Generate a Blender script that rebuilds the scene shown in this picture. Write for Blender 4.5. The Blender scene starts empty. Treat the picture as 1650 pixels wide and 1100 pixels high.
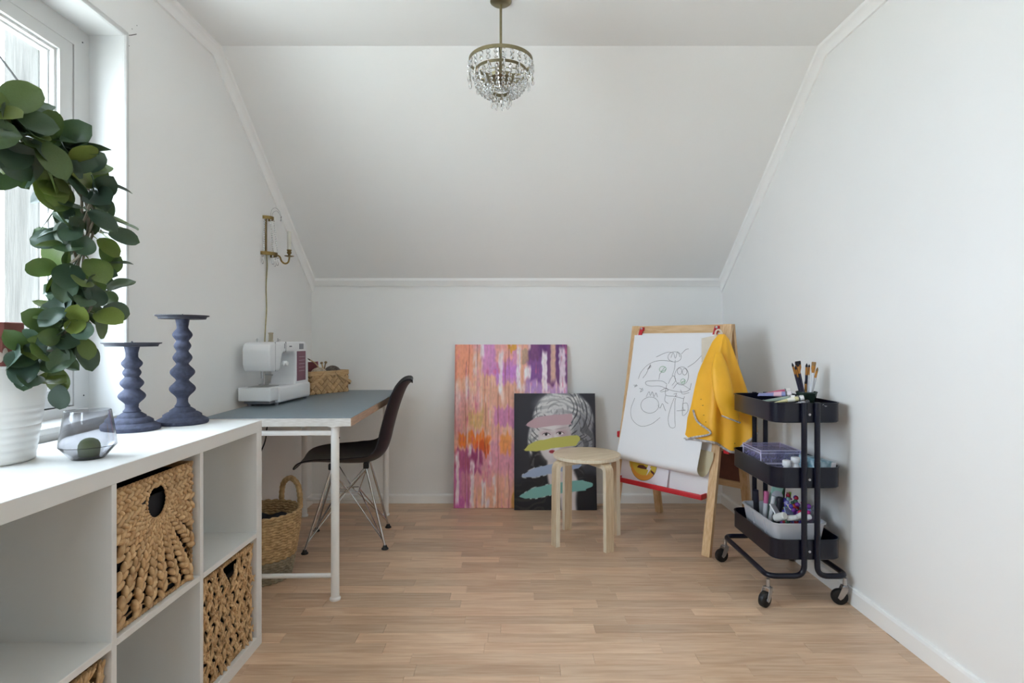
import bpy, bmesh, math, random
import numpy as np
from mathutils import Vector, Matrix, Euler

PI = math.pi
R = math.radians
scene = bpy.context.scene
COL = scene.collection
rnd = random.Random(7)

# ------------------------------------------------------------------ camera, sky, exposure
cam_d = bpy.data.cameras.new('camera')
cam_d.sensor_width = 36.0
cam_d.lens = 20.117
cam_d.shift_y = -2.0 / 1650
cam_d.clip_start = 0.02
cam = bpy.data.objects.new('camera', cam_d)
COL.objects.link(cam)
cam.location = (0, 0, 1.045)
cam.rotation_euler = (PI / 2, 0, 0)
scene.camera = cam

world = bpy.data.worlds.new('overcast_sky')
scene.world = world
world.use_nodes = True
_bg = world.node_tree.nodes['Background']
_bg.inputs[0].default_value = (0.75, 0.88, 1.0, 1)
_bg.inputs[1].default_value = 3.0

scene.view_settings.view_transform = 'Standard'
scene.view_settings.look = 'None'
scene.view_settings.exposure = 2.55
scene.view_settings.gamma = 1.0
scene.view_settings.use_curve_mapping = False
scene.cycles.max_bounces = 16
scene.cycles.diffuse_bounces = 10
scene.cycles.glossy_bounces = 4
scene.cycles.transmission_bounces = 10
scene.cycles.transparent_max_bounces = 16
scene.cycles.caustics_reflective = False
scene.cycles.use_denoising = True

# window opening on the left wall
WX, WY0, WY1, WZ0, WZ1 = -1.288, 0.42, 1.90, 0.80, 2.06


def portal(name, loc, rot, sx, sy):
    d = bpy.data.lights.new(name, 'AREA')
    d.shape = 'RECTANGLE'
    d.size, d.size_y = sx, sy
    d.cycles.is_portal = True
    o = bpy.data.objects.new(name, d)
    COL.objects.link(o)
    o.location, o.rotation_euler = loc, rot
    return o


portal('window_daylight', (WX - 0.30, (WY0 + WY1) / 2, (WZ0 + WZ1) / 2), (0, -PI / 2, 0), WZ1 - WZ0, WY1 - WY0)

portal('added_window_portal', (-0.55, -1.90, 1.5), (PI / 2, 0, 0), 0.6, 0.7)  # portal for the added rear window that fills the room from behind


# ------------------------------------------------------------------ mesh helpers
def vadd(a, b): return (a[0] + b[0], a[1] + b[1], a[2] + b[2])


class MB:
    def __init__(s):
        s.v, s.f = [], []

    def add(s, vs, fs, M=None):
        n = len(s.v)
        if M is not None:
            vs = [tuple(M @ Vector(p)) for p in vs]
        s.v.extend(vs)
        s.f.extend([tuple(i + n for i in f) for f in fs])
        return s

    def box(s, x0, x1, y0, y1, z0, z1, M=None):
        vs = [(x0, y0, z0), (x1, y0, z0), (x1, y1, z0), (x0, y1, z0), (x0, y0, z1), (x1, y0, z1), (x1, y1, z1), (x0, y1, z1)]
        return s.add(vs, [(3, 2, 1, 0), (4, 5, 6, 7), (0, 1, 5, 4), (1, 2, 6, 5), (2, 3, 7, 6), (3, 0, 4, 7)], M)

    def rbox(s, x0, x1, y0, y1, z0, z1, r=0.004, seg=2, M=None):
        bm = bmesh.new()
        bmesh.ops.create_cube(bm, size=1)
        for v in bm.verts:
            v.co = ((x0 + x1) / 2 + v.co.x * (x1 - x0), (y0 + y1) / 2 + v.co.y * (y1 - y0), (z0 + z1) / 2 + v.co.z * (z1 - z0))
        bmesh.ops.bevel(bm, geom=bm.edges[:], offset=r, segments=seg, affect='EDGES', profile=0.5)
        s.addbm(bm, M)
        return s

    def addbm(s, bm, M=None):
        bm.verts.index_update()
        s.add([tuple(v.co) for v in bm.verts], [tuple(v.index for v in f.verts) for f in bm.faces], M)
        bm.free()
        return s

    def tube(s, pts, r, seg=8, closed=False, caps=True, M=None):
        pts = [Vector(p) for p in pts]
        n = len(pts)
        rs = r if isinstance(r, (list, tuple)) else [r] * n
        tang = []
        for i in range(n):
            if closed:
                t = pts[(i + 1) % n] - pts[i - 1]
            else:
                t = pts[min(i + 1, n - 1)] - pts[max(i - 1, 0)]
            tang.append(t.normalized() if t.length > 1e-9 else Vector((0, 0, 1)))
        up = Vector((0, 0, 1)) if abs(tang[0].z) < 0.9 else Vector((1, 0, 0))
        nrm = (up - tang[0] * up.dot(tang[0])).normalized()
        vs, fs = [], []
        for i in range(n):
            nrm = nrm - tang[i] * nrm.dot(tang[i])
            if nrm.length < 1e-6:
                nrm = tang[i].orthogonal()
            nrm.normalize()
            b = tang[i].cross(nrm)
            for k in range(seg):
                a = 2 * PI * k / seg
                vs.append(tuple(pts[i] + (nrm * math.cos(a) + b * math.sin(a)) * rs[i]))
        m = n if closed else n - 1
        for i in range(m):
            j = (i + 1) % n
            for k in range(seg):
                k2 = (k + 1) % seg
                fs.append((i * seg + k, i * seg + k2, j * seg + k2, j * seg + k))
        if caps and not closed:
            fs.append(tuple(range(seg))[::-1])
            fs.append(tuple((n - 1) * seg + k for k in range(seg)))
        return s.add(vs, fs, M)

    def lathe(s, prof, seg=32, M=None, cap0=True, cap1=True, a0=0.0):
        vs, fs = [], []
        for (r, z) in prof:
            for k in range(seg):
                a = a0 + 2 * PI * k / seg
                vs.append((r * math.cos(a), r * math.sin(a), z))
        for i in range(len(prof) - 1):
            for k in range(seg):
                k2 = (k + 1) % seg
                fs.append((i * seg + k, i * seg + k2, (i + 1) * seg + k2, (i + 1) * seg + k))
        if cap0:
            fs.append(tuple(range(seg))[::-1])
        if cap1:
            fs.append(tuple((len(prof) - 1) * seg + k for k in range(seg)))
        return s.add(vs, fs, M)

    def prism(s, poly, h0, h1, M=None):
        """poly: ccw (x,y) list extruded z h0..h1"""
        n = len(poly)
        vs = [(x, y, h0) for x, y in poly] + [(x, y, h1) for x, y in poly]
        fs = [tuple(range(n))[::-1], tuple(range(n, 2 * n))] + [(i, (i + 1) % n, n + (i + 1) % n, n + i) for i in range(n)]
        return s.add(vs, fs, M)

    def ell(s, M, seg=6, rings=3):
        vs, fs = [(0, 0, -1)], []
        for i in range(1, rings + 1):
            t = -PI / 2 + PI * i / (rings + 1)
            for k in range(seg):
                a = 2 * PI * k / seg
                vs.append((math.cos(t) * math.cos(a), math.cos(t) * math.sin(a), math.sin(t)))
        vs.append((0, 0, 1))
        top = len(vs) - 1
        for k in range(seg):
            k2 = (k + 1) % seg
            fs.append((0, 1 + k2, 1 + k))
            fs.append((top, top - seg + k, top - seg + k2))
            for i in range(rings - 1):
                fs.append((1 + i * seg + k, 1 + i * seg + k2, 1 + (i + 1) * seg + k2, 1 + (i + 1) * seg + k))
        return s.add(vs, fs, M)

    def grid(s, fn, nu, nv, M=None, wrap_u=False):
        vs, fs = [], []
        cu = nu if wrap_u else nu + 1
        for j in range(nv + 1):
            for i in range(cu):
                vs.append(tuple(fn(i / nu, j / nv)))
        for j in range(nv):
            for i in range(nu):
                i2 = (i + 1) % cu
                fs.append((j * cu + i, j * cu + i2, (j + 1) * cu + i2, (j + 1) * cu + i))
        return s.add(vs, fs, M)

    def mesh(s, name, m=None, smooth=35):
        me = bpy.data.meshes.new(name)
        me.from_pydata(s.v, [], s.f)
        if m is not None:
            for q in (m if isinstance(m, (list, tuple)) else [m]):
                me.materials.append(q)
        if smooth:
            me.shade_smooth()
            me.set_sharp_from_angle(angle=R(smooth))
        me.update()
        return me

    def build(s, name, m, parent=None, smooth=35, fix=True):
        me = s.mesh(name, m, smooth)
        if fix:
            bm = bmesh.new()
            bm.from_mesh(me)
            bmesh.ops.recalc_face_normals(bm, faces=bm.faces)
            bm.to_mesh(me)
            bm.free()
        return link(name, me, parent)


def link(name, me, parent=None):
    o = bpy.data.objects.new(name, me)
    COL.objects.link(o)
    if parent is not None:
        o.parent = parent
    return o


def tag(o, label, cat, group=None):
    o['label'] = label
    o['category'] = cat
    if group:
        o['group'] = group
    return o


def struct(o):
    o['kind'] = 'structure'
    return o


def thing(name, label, cat, loc=(0, 0, 0), rz=0.0, group=None):
    o = bpy.data.objects.new(name, None)
    o.empty_display_size = 0.05
    COL.objects.link(o)
    o.location = loc
    o.rotation_euler = (0, 0, rz)
    return tag(o, label, cat, group)


def T(x=0, y=0, z=0): return Matrix.Translation((x, y, z))


def RX(a): return Matrix.Rotation(a, 4, 'X')


def RY(a): return Matrix.Rotation(a, 4, 'Y')


def RZ(a): return Matrix.Rotation(a, 4, 'Z')


def SC(x, y, z): return Matrix.Diagonal((x, y, z, 1))


def frame(p, d, up=(0, 0, 1)):
    """matrix at p whose Z runs along d and whose X is roughly up x d"""
    z = Vector(d).normalized()
    u = Vector(up)
    x = u.cross(z)
    if x.length < 1e-5:
        x = Vector((1, 0, 0)).cross(z)
        if x.length < 1e-5:
            x = Vector((0, 1, 0)).cross(z)
    x.normalize()
    y = z.cross(x)
    M = Matrix((x, y, z)).transposed().to_4x4()
    M.translation = Vector(p)
    return M


def rrect(w, l, r, n=6):
    """rounded rectangle outline centred on 0, ccw"""
    out = []
    for cx, cy, a0 in ((w / 2 - r, l / 2 - r, 0), (-w / 2 + r, l / 2 - r, PI / 2), (-w / 2 + r, -l / 2 + r, PI), (w / 2 - r, -l / 2 + r, 1.5 * PI)):
        for k in range(n + 1):
            a = a0 + PI / 2 * k / n
            out.append((cx + r * math.cos(a), cy + r * math.sin(a)))
    return out


def smooth_path(pts, sub=6, closed=False):
    """Catmull-Rom through pts"""
    P = [Vector(p) for p in pts]
    n = len(P)
    out = []
    m = n if closed else n - 1
    for i in range(m):
        p0 = P[(i - 1) % n] if (closed or i > 0) else P[0] * 2 - P[1]
        p1, p2 = P[i], P[(i + 1) % n]
        p3 = P[(i + 2) % n] if (closed or i + 2 < n) else P[n - 1] * 2 - P[n - 2]
        for k in range(sub):
            t = k / sub
            out.append(0.5 * ((2 * p1) + (p2 - p0) * t + (2 * p0 - 5 * p1 + 4 * p2 - p3) * t * t + (3 * p1 - p0 - 3 * p2 + p3) * t ** 3))
    if not closed:
        out.append(P[-1])
    return out


def fillet_path(pts, r, n=6):
    """polyline with rounded corners"""
    P = [Vector(p) for p in pts]
    out = [P[0]]
    for i in range(1, len(P) - 1):
        a = (P[i - 1] - P[i]).normalized()
        b = (P[i + 1] - P[i]).normalized()
        ang = a.angle(b)
        d = min(r / math.tan(ang / 2), (P[i - 1] - P[i]).length * 0.49, (P[i + 1] - P[i]).length * 0.49)
        s, e = P[i] + a * d, P[i] + b * d
        for k in range(n + 1):
            t = k / n
            out.append(s * (1 - t) ** 2 + P[i] * 2 * t * (1 - t) + e * t * t)
    out.append(P[-1])
    return out


# ------------------------------------------------------------------ materials
def lin(h):
    h = h.lstrip('#')
    out = []
    for i in (0, 2, 4):
        c = int(h[i:i + 2], 16) / 255
        out.append(c / 12.92 if c <= 0.04045 else ((c + 0.055) / 1.055) ** 2.4)
    return tuple(out) + (1.0,)


def newmat(name):
    m = bpy.data.materials.new(name)
    m.use_nodes = True
    nt = m.node_tree
    return m, nt, nt.nodes['Principled BSDF']


def mat(name, hexc, rough=0.5, metal=0.0, var=0.0, vscale=8.0, vstretch=(1, 1, 1), bump=0.0, bscale=60.0, hex2=None, spec=0.5, coat=0.0, sheen=0.0, objrand=0.0, sss=0.0):
    m, nt, b = newmat(name)
    L = nt.links
    b.inputs['Roughness'].default_value = rough
    b.inputs['Metallic'].default_value = metal
    b.inputs['Specular IOR Level'].default_value = spec
    b.inputs['Coat Weight'].default_value = coat
    b.inputs['Sheen Weight'].default_value = sheen
    c = lin(hexc)
    b.inputs['Base Color'].default_value = c
    tc = mp = None
    if var or bump or hex2:
        tc = nt.nodes.new('ShaderNodeTexCoord')
        mp = nt.nodes.new('ShaderNodeMapping')
        mp.inputs['Scale'].default_value = vstretch
        L.new(tc.outputs['Object'], mp.inputs['Vector'])
    last = None
    if var or hex2:
        nz = nt.nodes.new('ShaderNodeTexNoise')
        nz.inputs['Scale'].default_value = vscale
        nz.inputs['Detail'].default_value = 5
        L.new(mp.outputs[0], nz.inputs['Vector'])
        rp = nt.nodes.new('ShaderNodeValToRGB')
        rp.color_ramp.elements[0].position = 0.32
        rp.color_ramp.elements[1].position = 0.68
        if hex2:
            rp.color_ramp.elements[0].color = lin(hex2)
            rp.color_ramp.elements[1].color = c
        else:
            rp.color_ramp.elements[0].color = tuple(x * (1 - var) for x in c[:3]) + (1,)
            rp.color_ramp.elements[1].color = tuple(min(1, x * (1 + var)) for x in c[:3]) + (1,)
        L.new(nz.outputs['Fac'], rp.inputs['Fac'])
        last = rp.outputs[0]
    if objrand:
        oi = nt.nodes.new('ShaderNodeObjectInfo')
        mr = nt.nodes.new('ShaderNodeMapRange')
        mr.inputs['To Min'].default_value = 1 - objrand
        mr.inputs['To Max'].default_value = 1 + objrand
        L.new(oi.outputs['Random'], mr.inputs['Value'])
        hs = nt.nodes.new('ShaderNodeHueSaturation')
        if last:
            L.new(last, hs.inputs['Color'])
        else:
            hs.inputs['Color'].default_value = c
        L.new(mr.outputs[0], hs.inputs['Value'])
        last = hs.outputs[0]
    if last:
        L.new(last, b.inputs['Base Color'])
    if bump:
        n2 = nt.nodes.new('ShaderNodeTexNoise')
        n2.inputs['Scale'].default_value = bscale
        n2.inputs['Detail'].default_value = 4
        L.new(mp.outputs[0], n2.inputs['Vector'])
        bp = nt.nodes.new('ShaderNodeBump')
        bp.inputs['Strength'].default_value = bump
        bp.inputs['Distance'].default_value = 0.004
        L.new(n2.outputs['Fac'], bp.inputs['Height'])
        L.new(bp.outputs[0], b.inputs['Normal'])
    return m


def wood(name, hexa, hexb, rough=0.45, axis=0, scale=6.0, rand='object', rv=0.12, contrast=1.0):
    """fine-grained wood, grain along the given object axis; each piece shifted and toned on its own"""
    m, nt, b = newmat(name)
    L = nt.links
    N = nt.nodes.new
    tc = N('ShaderNodeTexCoord')
    if rand == 'object':
        ri = N('ShaderNodeObjectInfo'); rout = ri.outputs['Random']
    else:
        ri = N('ShaderNodeNewGeometry'); rout = ri.outputs['Random Per Island']
    ml = N('ShaderNodeVectorMath'); ml.operation = 'SCALE'
    ml.inputs[0].default_value = (31.7, 17.3, 9.1)
    L.new(rout, ml.inputs['Scale'])
    ad = N('ShaderNodeVectorMath'); ad.operation = 'ADD'
    L.new(tc.outputs['Object'], ad.inputs[0]); L.new(ml.outputs[0], ad.inputs[1])
    st = [9.0, 9.0, 9.0]; st[axis] = 0.9
    mp = N('ShaderNodeMapping'); mp.inputs['Scale'].default_value = st
    L.new(ad.outputs[0], mp.inputs['Vector'])
    n1 = N('ShaderNodeTexNoise'); n1.inputs['Scale'].default_value = scale * 0.35; n1.inputs['Detail'].default_value = 3; n1.inputs['Distortion'].default_value = 0.6
    L.new(mp.outputs[0], n1.inputs['Vector'])
    wv = N('ShaderNodeMath'); wv.operation = 'MULTIPLY'; wv.inputs[1].default_value = 38
    L.new(n1.outputs['Fac'], wv.inputs[0])
    sn = N('ShaderNodeMath'); sn.operation = 'SINE'
    L.new(wv.outputs[0], sn.inputs[0])
    n2 = N('ShaderNodeTexNoise'); n2.inputs['Scale'].default_value = scale * 5; n2.inputs['Detail'].default_value = 5
    st2 = [6.0, 6.0, 6.0]; st2[axis] = 0.45
    mp2 = N('ShaderNodeMapping'); mp2.inputs['Scale'].default_value = st2
    L.new(ad.outputs[0], mp2.inputs['Vector']); L.new(mp2.outputs[0], n2.inputs['Vector'])
    m1 = N('ShaderNodeMath'); m1.operation = 'MULTIPLY_ADD'; m1.inputs[1].default_value = 0.10 * contrast; m1.inputs[2].default_value = 0.0
    L.new(sn.outputs[0], m1.inputs[0])
    m2 = N('ShaderNodeMath'); m2.operation = 'MULTIPLY_ADD'; m2.inputs[1].default_value = 0.9 * contrast
    L.new(n2.outputs['Fac'], m2.inputs[0]); L.new(m1.outputs[0], m2.inputs[2])
    mr = N('ShaderNodeMapRange'); mr.inputs['From Min'].default_value = 0.25 * contrast; mr.inputs['From Max'].default_value = 0.65 * contrast
    L.new(m2.outputs[0], mr.inputs['Value'])
    mx = N('ShaderNodeMix'); mx.data_type = 'RGBA'
    mx.inputs['A'].default_value = lin(hexa); mx.inputs['B'].default_value = lin(hexb)
    L.new(mr.outputs[0], mx.inputs['Factor'])
    hs = N('ShaderNodeHueSaturation')
    m3 = N('ShaderNodeMapRange'); m3.inputs['To Min'].default_value = 1 - rv; m3.inputs['To Max'].default_value = 1 + rv
    L.new(rout, m3.inputs['Value']); L.new(m3.outputs[0], hs.inputs['Value'])
    L.new(mx.outputs['Result'], hs.inputs['Color'])
    L.new(hs.outputs[0], b.inputs['Base Color'])
    b.inputs['Roughness'].default_value = rough
    return m


def glass(name, hexc='ffffff', rough=0.0, ior=1.45):
    m, nt, b = newmat(name)
    b.inputs['Base Color'].default_value = lin(hexc)
    b.inputs['Roughness'].default_value = rough
    b.inputs['IOR'].default_value = ior
    b.inputs['Transmission Weight'].default_value = 1.0
    return m


def clear_film(name, hexc='ffffff', gloss=0.08, rough=0.05):
    """thin clear sheet: mostly lets light through, with a share of mirror reflection"""
    m, nt, b = newmat(name)
    nt.nodes.remove(b)
    tr = nt.nodes.new('ShaderNodeBsdfTransparent'); tr.inputs[0].default_value = lin(hexc)
    gl = nt.nodes.new('ShaderNodeBsdfGlossy'); gl.inputs['Roughness'].default_value = rough
    mx = nt.nodes.new('ShaderNodeMixShader'); mx.inputs[0].default_value = gloss
    nt.links.new(tr.outputs[0], mx.inputs[1]); nt.links.new(gl.outputs[0], mx.inputs[2])
    nt.links.new(mx.outputs[0], nt.nodes['Material Output'].inputs[0])
    return m


def attr_mat(name, rough=0.6, bump=0.0):
    """colour from the painted colour attribute of a canvas"""
    m, nt, b = newmat(name)
    a = nt.nodes.new('ShaderNodeAttribute'); a.attribute_name = 'paint'
    nt.links.new(a.outputs['Color'], b.inputs['Base Color'])
    b.inputs['Roughness'].default_value = rough
    return m


M = {}
M['wall'] = mat('wall_paint', 'f1f1f0', 0.75, var=0.012, vscale=1.5, bump=0.03, bscale=240)
M['ceil'] = mat('ceiling_paint', 'f1f1f0', 0.8, bump=0.03, bscale=240)
M['trim'] = mat('trim_gloss_paint', 'f8f8f7', 0.4)
M['winpaint'] = mat('window_gloss_paint', 'cdcdcc', 0.35)
M['dark_gap'] = mat('dark_gasket', '2a2a2a', 0.7)
M['ext_wood'] = mat('weathered_grey_boards', '504e4a', 0.9, var=0.18, vscale=14, vstretch=(6, 6, 0.5), bump=0.4, bscale=30)
M['ground'] = mat('pale_bounce_ground', 'e4e1d6', 0.95, var=0.06, vscale=0.6)  # paleness raised so bounced light lifts the ceiling and slope
M['plank'] = wood('laminate_plank', 'c8a486', 'dcbfa2', 0.33, 0, 3.2, 'object', 0.16, 0.7)
M['plank_far'] = wood('laminate_plank_joined', 'c8a486', 'dcbfa2', 0.33, 0, 3.2, 'island', 0.16, 0.7)
M['subfloor'] = mat('floor_joint_brown', '8f6d50', 0.8)
M['pane'] = clear_film('window_glass', 'ffffff', 0.05, 0.0)
M['white_lam'] = mat('white_laminate', 'dededc', 0.42)
M['chrome'] = mat('polished_chrome', 'c8c8ca', 0.16, 1.0)
M['steel'] = mat('brushed_steel', 'b9b9bb', 0.32, 1.0)
M['black_pl'] = mat('black_plastic', '141416', 0.42)

# ------------------------------------------------------------------ room shell
XL, XR, YB, YR, ZC = -1.288, 1.353, 3.68, -1.75, 2.315
KY, KZ = 2.47, 1.412      # slope starts at KY on the flat ceiling and lands at KZ on the back wall

# floor: brown base with every stave laid as its own piece
floor = struct(MB().box(XL - 0.05, XR + 0.05, YR - 0.05, YB + 0.05, -0.08, -0.008).build('floor', M['subfloor'], smooth=0))
PW = 0.0655
_cache = {}


def plank_vs(L):
    h, c = L / 2 - 0.0003, 0.0006
    w = PW / 2 - 0.0003
    vs = [(-h, -w, -0.008), (h, -w, -0.008), (h, w, -0.008), (-h, w, -0.008),
          (-h, -w, -c), (h, -w, -c), (h, w, -c), (-h, w, -c),
          (-h + c, -w + c, 0), (h - c, -w + c, 0), (h - c, w - c, 0), (-h + c, w - c, 0)]
    fs = [(0, 1, 5, 4), (1, 2, 6, 5), (2, 3, 7, 6), (3, 0, 4, 7), (4, 5, 9, 8), (5, 6, 10, 9), (6, 7, 11, 10), (7, 4, 8, 11), (8, 9, 10, 11)]
    return vs, fs


far_mb = MB()
y = YB - PW / 2
row = 0
prng = random.Random(21)
while y > YR - 0.03:
    x = XL - prng.uniform(0.0, 0.4)
    while x < XR - 0.01:
        Ln = prng.choice((0.26, 0.34, 0.42, 0.46, 0.5, 0.54, 0.6))
        a, b_ = max(x, XL), min(x + Ln, XR)
        x += Ln
        if b_ - a < 0.02:
            continue
        Ln2 = round(b_ - a, 2)
        vs, fs = plank_vs(b_ - a)
        if y > 1.62:
            key = Ln2 if Ln2 == round(Ln, 2) else (row, round(a, 3))
            if key not in _cache:
                mb = MB(); mb.add(vs, fs); _cache[key] = mb.mesh('plank', M['plank'], 0)
            o = link('plank', _cache[key], floor)
            o.location = ((a + b_) / 2, y, 0)
        else:
            far_mb.add(vs, fs, T((a + b_) / 2, y, 0))
    y -= PW
    row += 1
o = far_mb.build('plank_field', M['plank_far'], floor, 0)
o['kind'] = 'stuff'

# walls
struct(MB().box(XL - 0.12, XR + 0.12, YB, YB + 0.12, -0.1, KZ + 0.15).build('wall_back', M['wall'], smooth=0))
struct(MB().box(XR, XR + 0.12, YR - 0.12, YB + 0.12, -0.1, 2.6).build('wall_right', M['wall'], smooth=0))
TW = 0.26
mb = MB()
mb.box(XL - TW, XL, WY1, YB + 0.12, -0.1, 2.6)
mb.box(XL - TW, XL, YR - 0.12, WY0, -0.1, 2.6)
mb.box(XL - TW, XL, WY0, WY1, -0.1, WZ0 - 0.02)
mb.box(XL - TW, XL, WY0, WY1, WZ1, 2.6)
wall_left = struct(mb.build('wall_left', M['wall'], smooth=0))
# hairline crack running off the window corner, and two filled nail heads
mb = MB()
mb.tube([(XL + 0.0002, WY1 + 0.01, WZ1 + 0.002), (XL + 0.0002, WY1 + 0.035, WZ1 + 0.016), (XL + 0.0002, WY1 + 0.062, WZ1 + 0.034)], 0.0011, 6)
mb.build('crack', M['dark_gap'], wall_left)
mb = MB()
for (yy, zz) in ((1.925, 2.035), (1.94, 2.10), (1.965, 2.125)):
    mb.ell(T(XL, yy, zz) @ SC(0.0008, 0.0016, 0.0016), 8, 4)
mb.build('nail_hole', M['dark_gap'], wall_left)
# rear wall with a doorway filled by a panelled door
DX0, DX1, DH = 0.25, 1.05, 2.0
mb = MB()
RW = (-0.85, -0.25, 1.15, 1.85)  # opening for the added fill window, out of view
mb.box(XL - 0.12, RW[0], YR - 0.12, YR, -0.1, 2.6).box(RW[1], DX0, YR - 0.12, YR, -0.1, 2.6).box(RW[0], RW[1], YR - 0.12, YR, -0.1, RW[2]).box(RW[0], RW[1], YR - 0.12, YR, RW[3], 2.6).box(DX1, XR + 0.12, YR - 0.12, YR, -0.1, 2.6).box(DX0, DX1, YR - 0.12, YR, DH, 2.6).box(DX0, DX1, YR - 0.12, YR, -0.1, 0)
struct(mb.build('wall_rear', M['wall'], smooth=0))
door = struct(MB().box(DX0 + 0.002, DX1 - 0.002, YR - 0.06, YR - 0.02, 0.002, DH - 0.002).build('door_1', M['trim'], smooth=0))
for zz in (0.12, 1.05):
    MB().rbox(DX0 + 0.12, DX1 - 0.12, YR - 0.025, YR - 0.008, zz, zz + 0.8, 0.006).build('door_panel', M['trim'], door)
MB().tube(fillet_path([(DX0 + 0.07, YR - 0.02, 1.0), (DX0 + 0.07, YR + 0.03, 1.0), (DX0 + 0.18, YR + 0.03, 1.0)], 0.012), 0.008, 10).build('door_handle', M['steel'], door)

added_win = bpy.data.objects.new('added_fill_window', None)  # unseen window added behind the camera to brighten walls and slope
COL.objects.link(added_win); struct(added_win)
mb = MB()
for a_, b_ in ((RW[0], RW[0] + 0.06), (RW[1] - 0.06, RW[1]), ((RW[0] + RW[1]) / 2 - 0.04, (RW[0] + RW[1]) / 2 + 0.04)):
    mb.box(a_, b_, YR - 0.10, YR - 0.04, RW[2], RW[3])
mb.box(RW[0], RW[1], YR - 0.10, YR - 0.04, RW[2], RW[2] + 0.06).box(RW[0], RW[1], YR - 0.10, YR - 0.04, RW[3] - 0.06, RW[3])
mb.build('window_frame', M['winpaint'], added_win, 0)
MB().box(RW[0] + 0.05, RW[1] - 0.05, YR - 0.075, YR - 0.070, RW[2] + 0.05, RW[3] - 0.05).build('pane', M['pane'], added_win, 0)
MB().rbox(RW[0] - 0.03, RW[1] + 0.03, YR - 0.06, YR + 0.03, RW[2] - 0.02, RW[2] + 0.002, 0.004).build('window_sill', M['winpaint'], added_win)

# ceiling: flat part and the slope, one shell 10 cm thick
x0, x1 = XL - 0.05, XR + 0.05
prof = [(YR - 0.05, ZC), (KY, ZC), (YB + 0.0, KZ), (YB + 0.06, KZ + 0.1), (KY + 0.04, ZC + 0.12), (YR - 0.05, ZC + 0.12)]
mb = MB()
n = len(prof)
mb.add([(x0, a, b) for a, b in prof] + [(x1, a, b) for a, b in prof], [(0, 1, 4, 5), (1, 2, 3, 4), (n, n + 5, n + 4, n + 1), (n + 1, n + 4, n + 3, n + 2)] + [(i, (i + 1) % n, n + (i + 1) % n, n + i) for i in range(n)])
struct(mb.build('ceiling', M['ceil'], smooth=0))

# cove mouldings along both gable walls, following the ceiling and the slope
sd = Vector((YB - KY, KZ - ZC)).normalized()


def cove(name, xw, sgn):
    nf, ns = Vector((0, -1)), Vector((sd.y, -sd.x))
    if ns.y > 0: ns = -ns
    bis = (nf + ns).normalized()
    k = 1 / bis.dot(nf)

    def ring(y_, z_, nv, kk):
        out = []
        for (ix, off) in ((0, 0), (0, 0.048), (0.009, 0.048), (0.011, 0.042), (0.015, 0.026), (0.022, 0.017), (0.031, 0.012), (0.034, 0.0)):
            out.append((xw + sgn * ix, y_ + nv.x * off * kk, z_ + nv.y * off * kk))
        return out
    rings = [ring(YR, ZC, nf, 1), ring(KY, ZC, bis, k), ring(YB, KZ, Vector((0, -1)), 0.046 / 0.046 / -ns.y)]
    mb = MB()
    m_ = len(rings[0])
    vs = [p for r_ in rings for p in r_]
    fs = []
    for i in range(2):
        for j in range(m_):
            fs.append((i * m_ + j, i * m_ + (j + 1) % m_, (i + 1) * m_ + (j + 1) % m_, (i + 1) * m_ + j))
    fs += [tuple(range(m_)), tuple(range(2 * m_, 3 * m_))]
    mb.add(vs, fs)
    struct(mb.build(name, M['trim'], smooth=25))


cove('trim_1', XR, -1)
cove('trim_2', XL, 1)
mb = MB()
pr = [(YB, 1.392), (YB - 0.014, 1.392), (YB - 0.017, 1.398), (YB - 0.036, 1.425), (YB - 0.038, 1.4405), (YB, KZ + 0.002)]
mb.add([(XL + 0.02, a, b) for a, b in pr] + [(XR - 0.02, a, b) for a, b in pr], [tuple(range(6)), tuple(range(6, 12))] + [(i, (i + 1) % 6, 6 + (i + 1) % 6, 6 + i) for i in range(6)])
struct(mb.build('trim_3', M['trim'], smooth=0))


def baseboard(name, p0, p1, nx, ny, h=0.058, t=0.014):
    (ax, ay), (bx, by) = p0, p1
    sec = [(0, 0), (t, 0), (t, h - 0.01), (t - 0.004, h - 0.002), (t - 0.008, h), (0, h)]
    mb = MB()
    vs = [(ax + nx * d, ay + ny * d, z) for d, z in sec] + [(bx + nx * d, by + ny * d, z) for d, z in sec]
    mb.add(vs, [tuple(range(6)), tuple(range(6, 12))] + [(i, (i + 1) % 6, 6 + (i + 1) % 6, 6 + i) for i in range(6)])
    struct(mb.build(name, M['trim'], smooth=0))


baseboard('baseboard_back', (XL, YB), (XR, YB), 0, -1)
baseboard('baseboard_right', (XR, YR), (XR, YB), -1, 0, 0.066)
baseboard('baseboard_left', (XL, YR), (XL, YB), 1, 0)
baseboard('baseboard_rear', (XL, YR), (DX0 - 0.05, YR), 0, 1)

# window: lining, fixed frame, sash with beads, glass, sill, outer boards
win = bpy.data.objects.new('window_1', None)
COL.objects.link(win)
win.location = (XL, (WY0 + WY1) / 2, WZ0)
struct(win)
IV = T(-win.location.x, -win.location.y, -win.location.z)


def wpart(mb, name, m, smooth=35):
    mb.v = [tuple(IV @ Vector(p)) for p in mb.v]
    return mb.build(name, m, win, smooth)


def ringframe(mb, xa, xb, ya, yb, za, zb, w, bw=None):
    bw = bw or w
    mb.box(xa, xb, ya, yb, za, za + bw).box(xa, xb, ya, yb, zb - w, zb).box(xa, xb, ya, ya + w, za + bw, zb - w).box(xa, xb, yb - w, yb, za + bw, zb - w)


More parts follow.
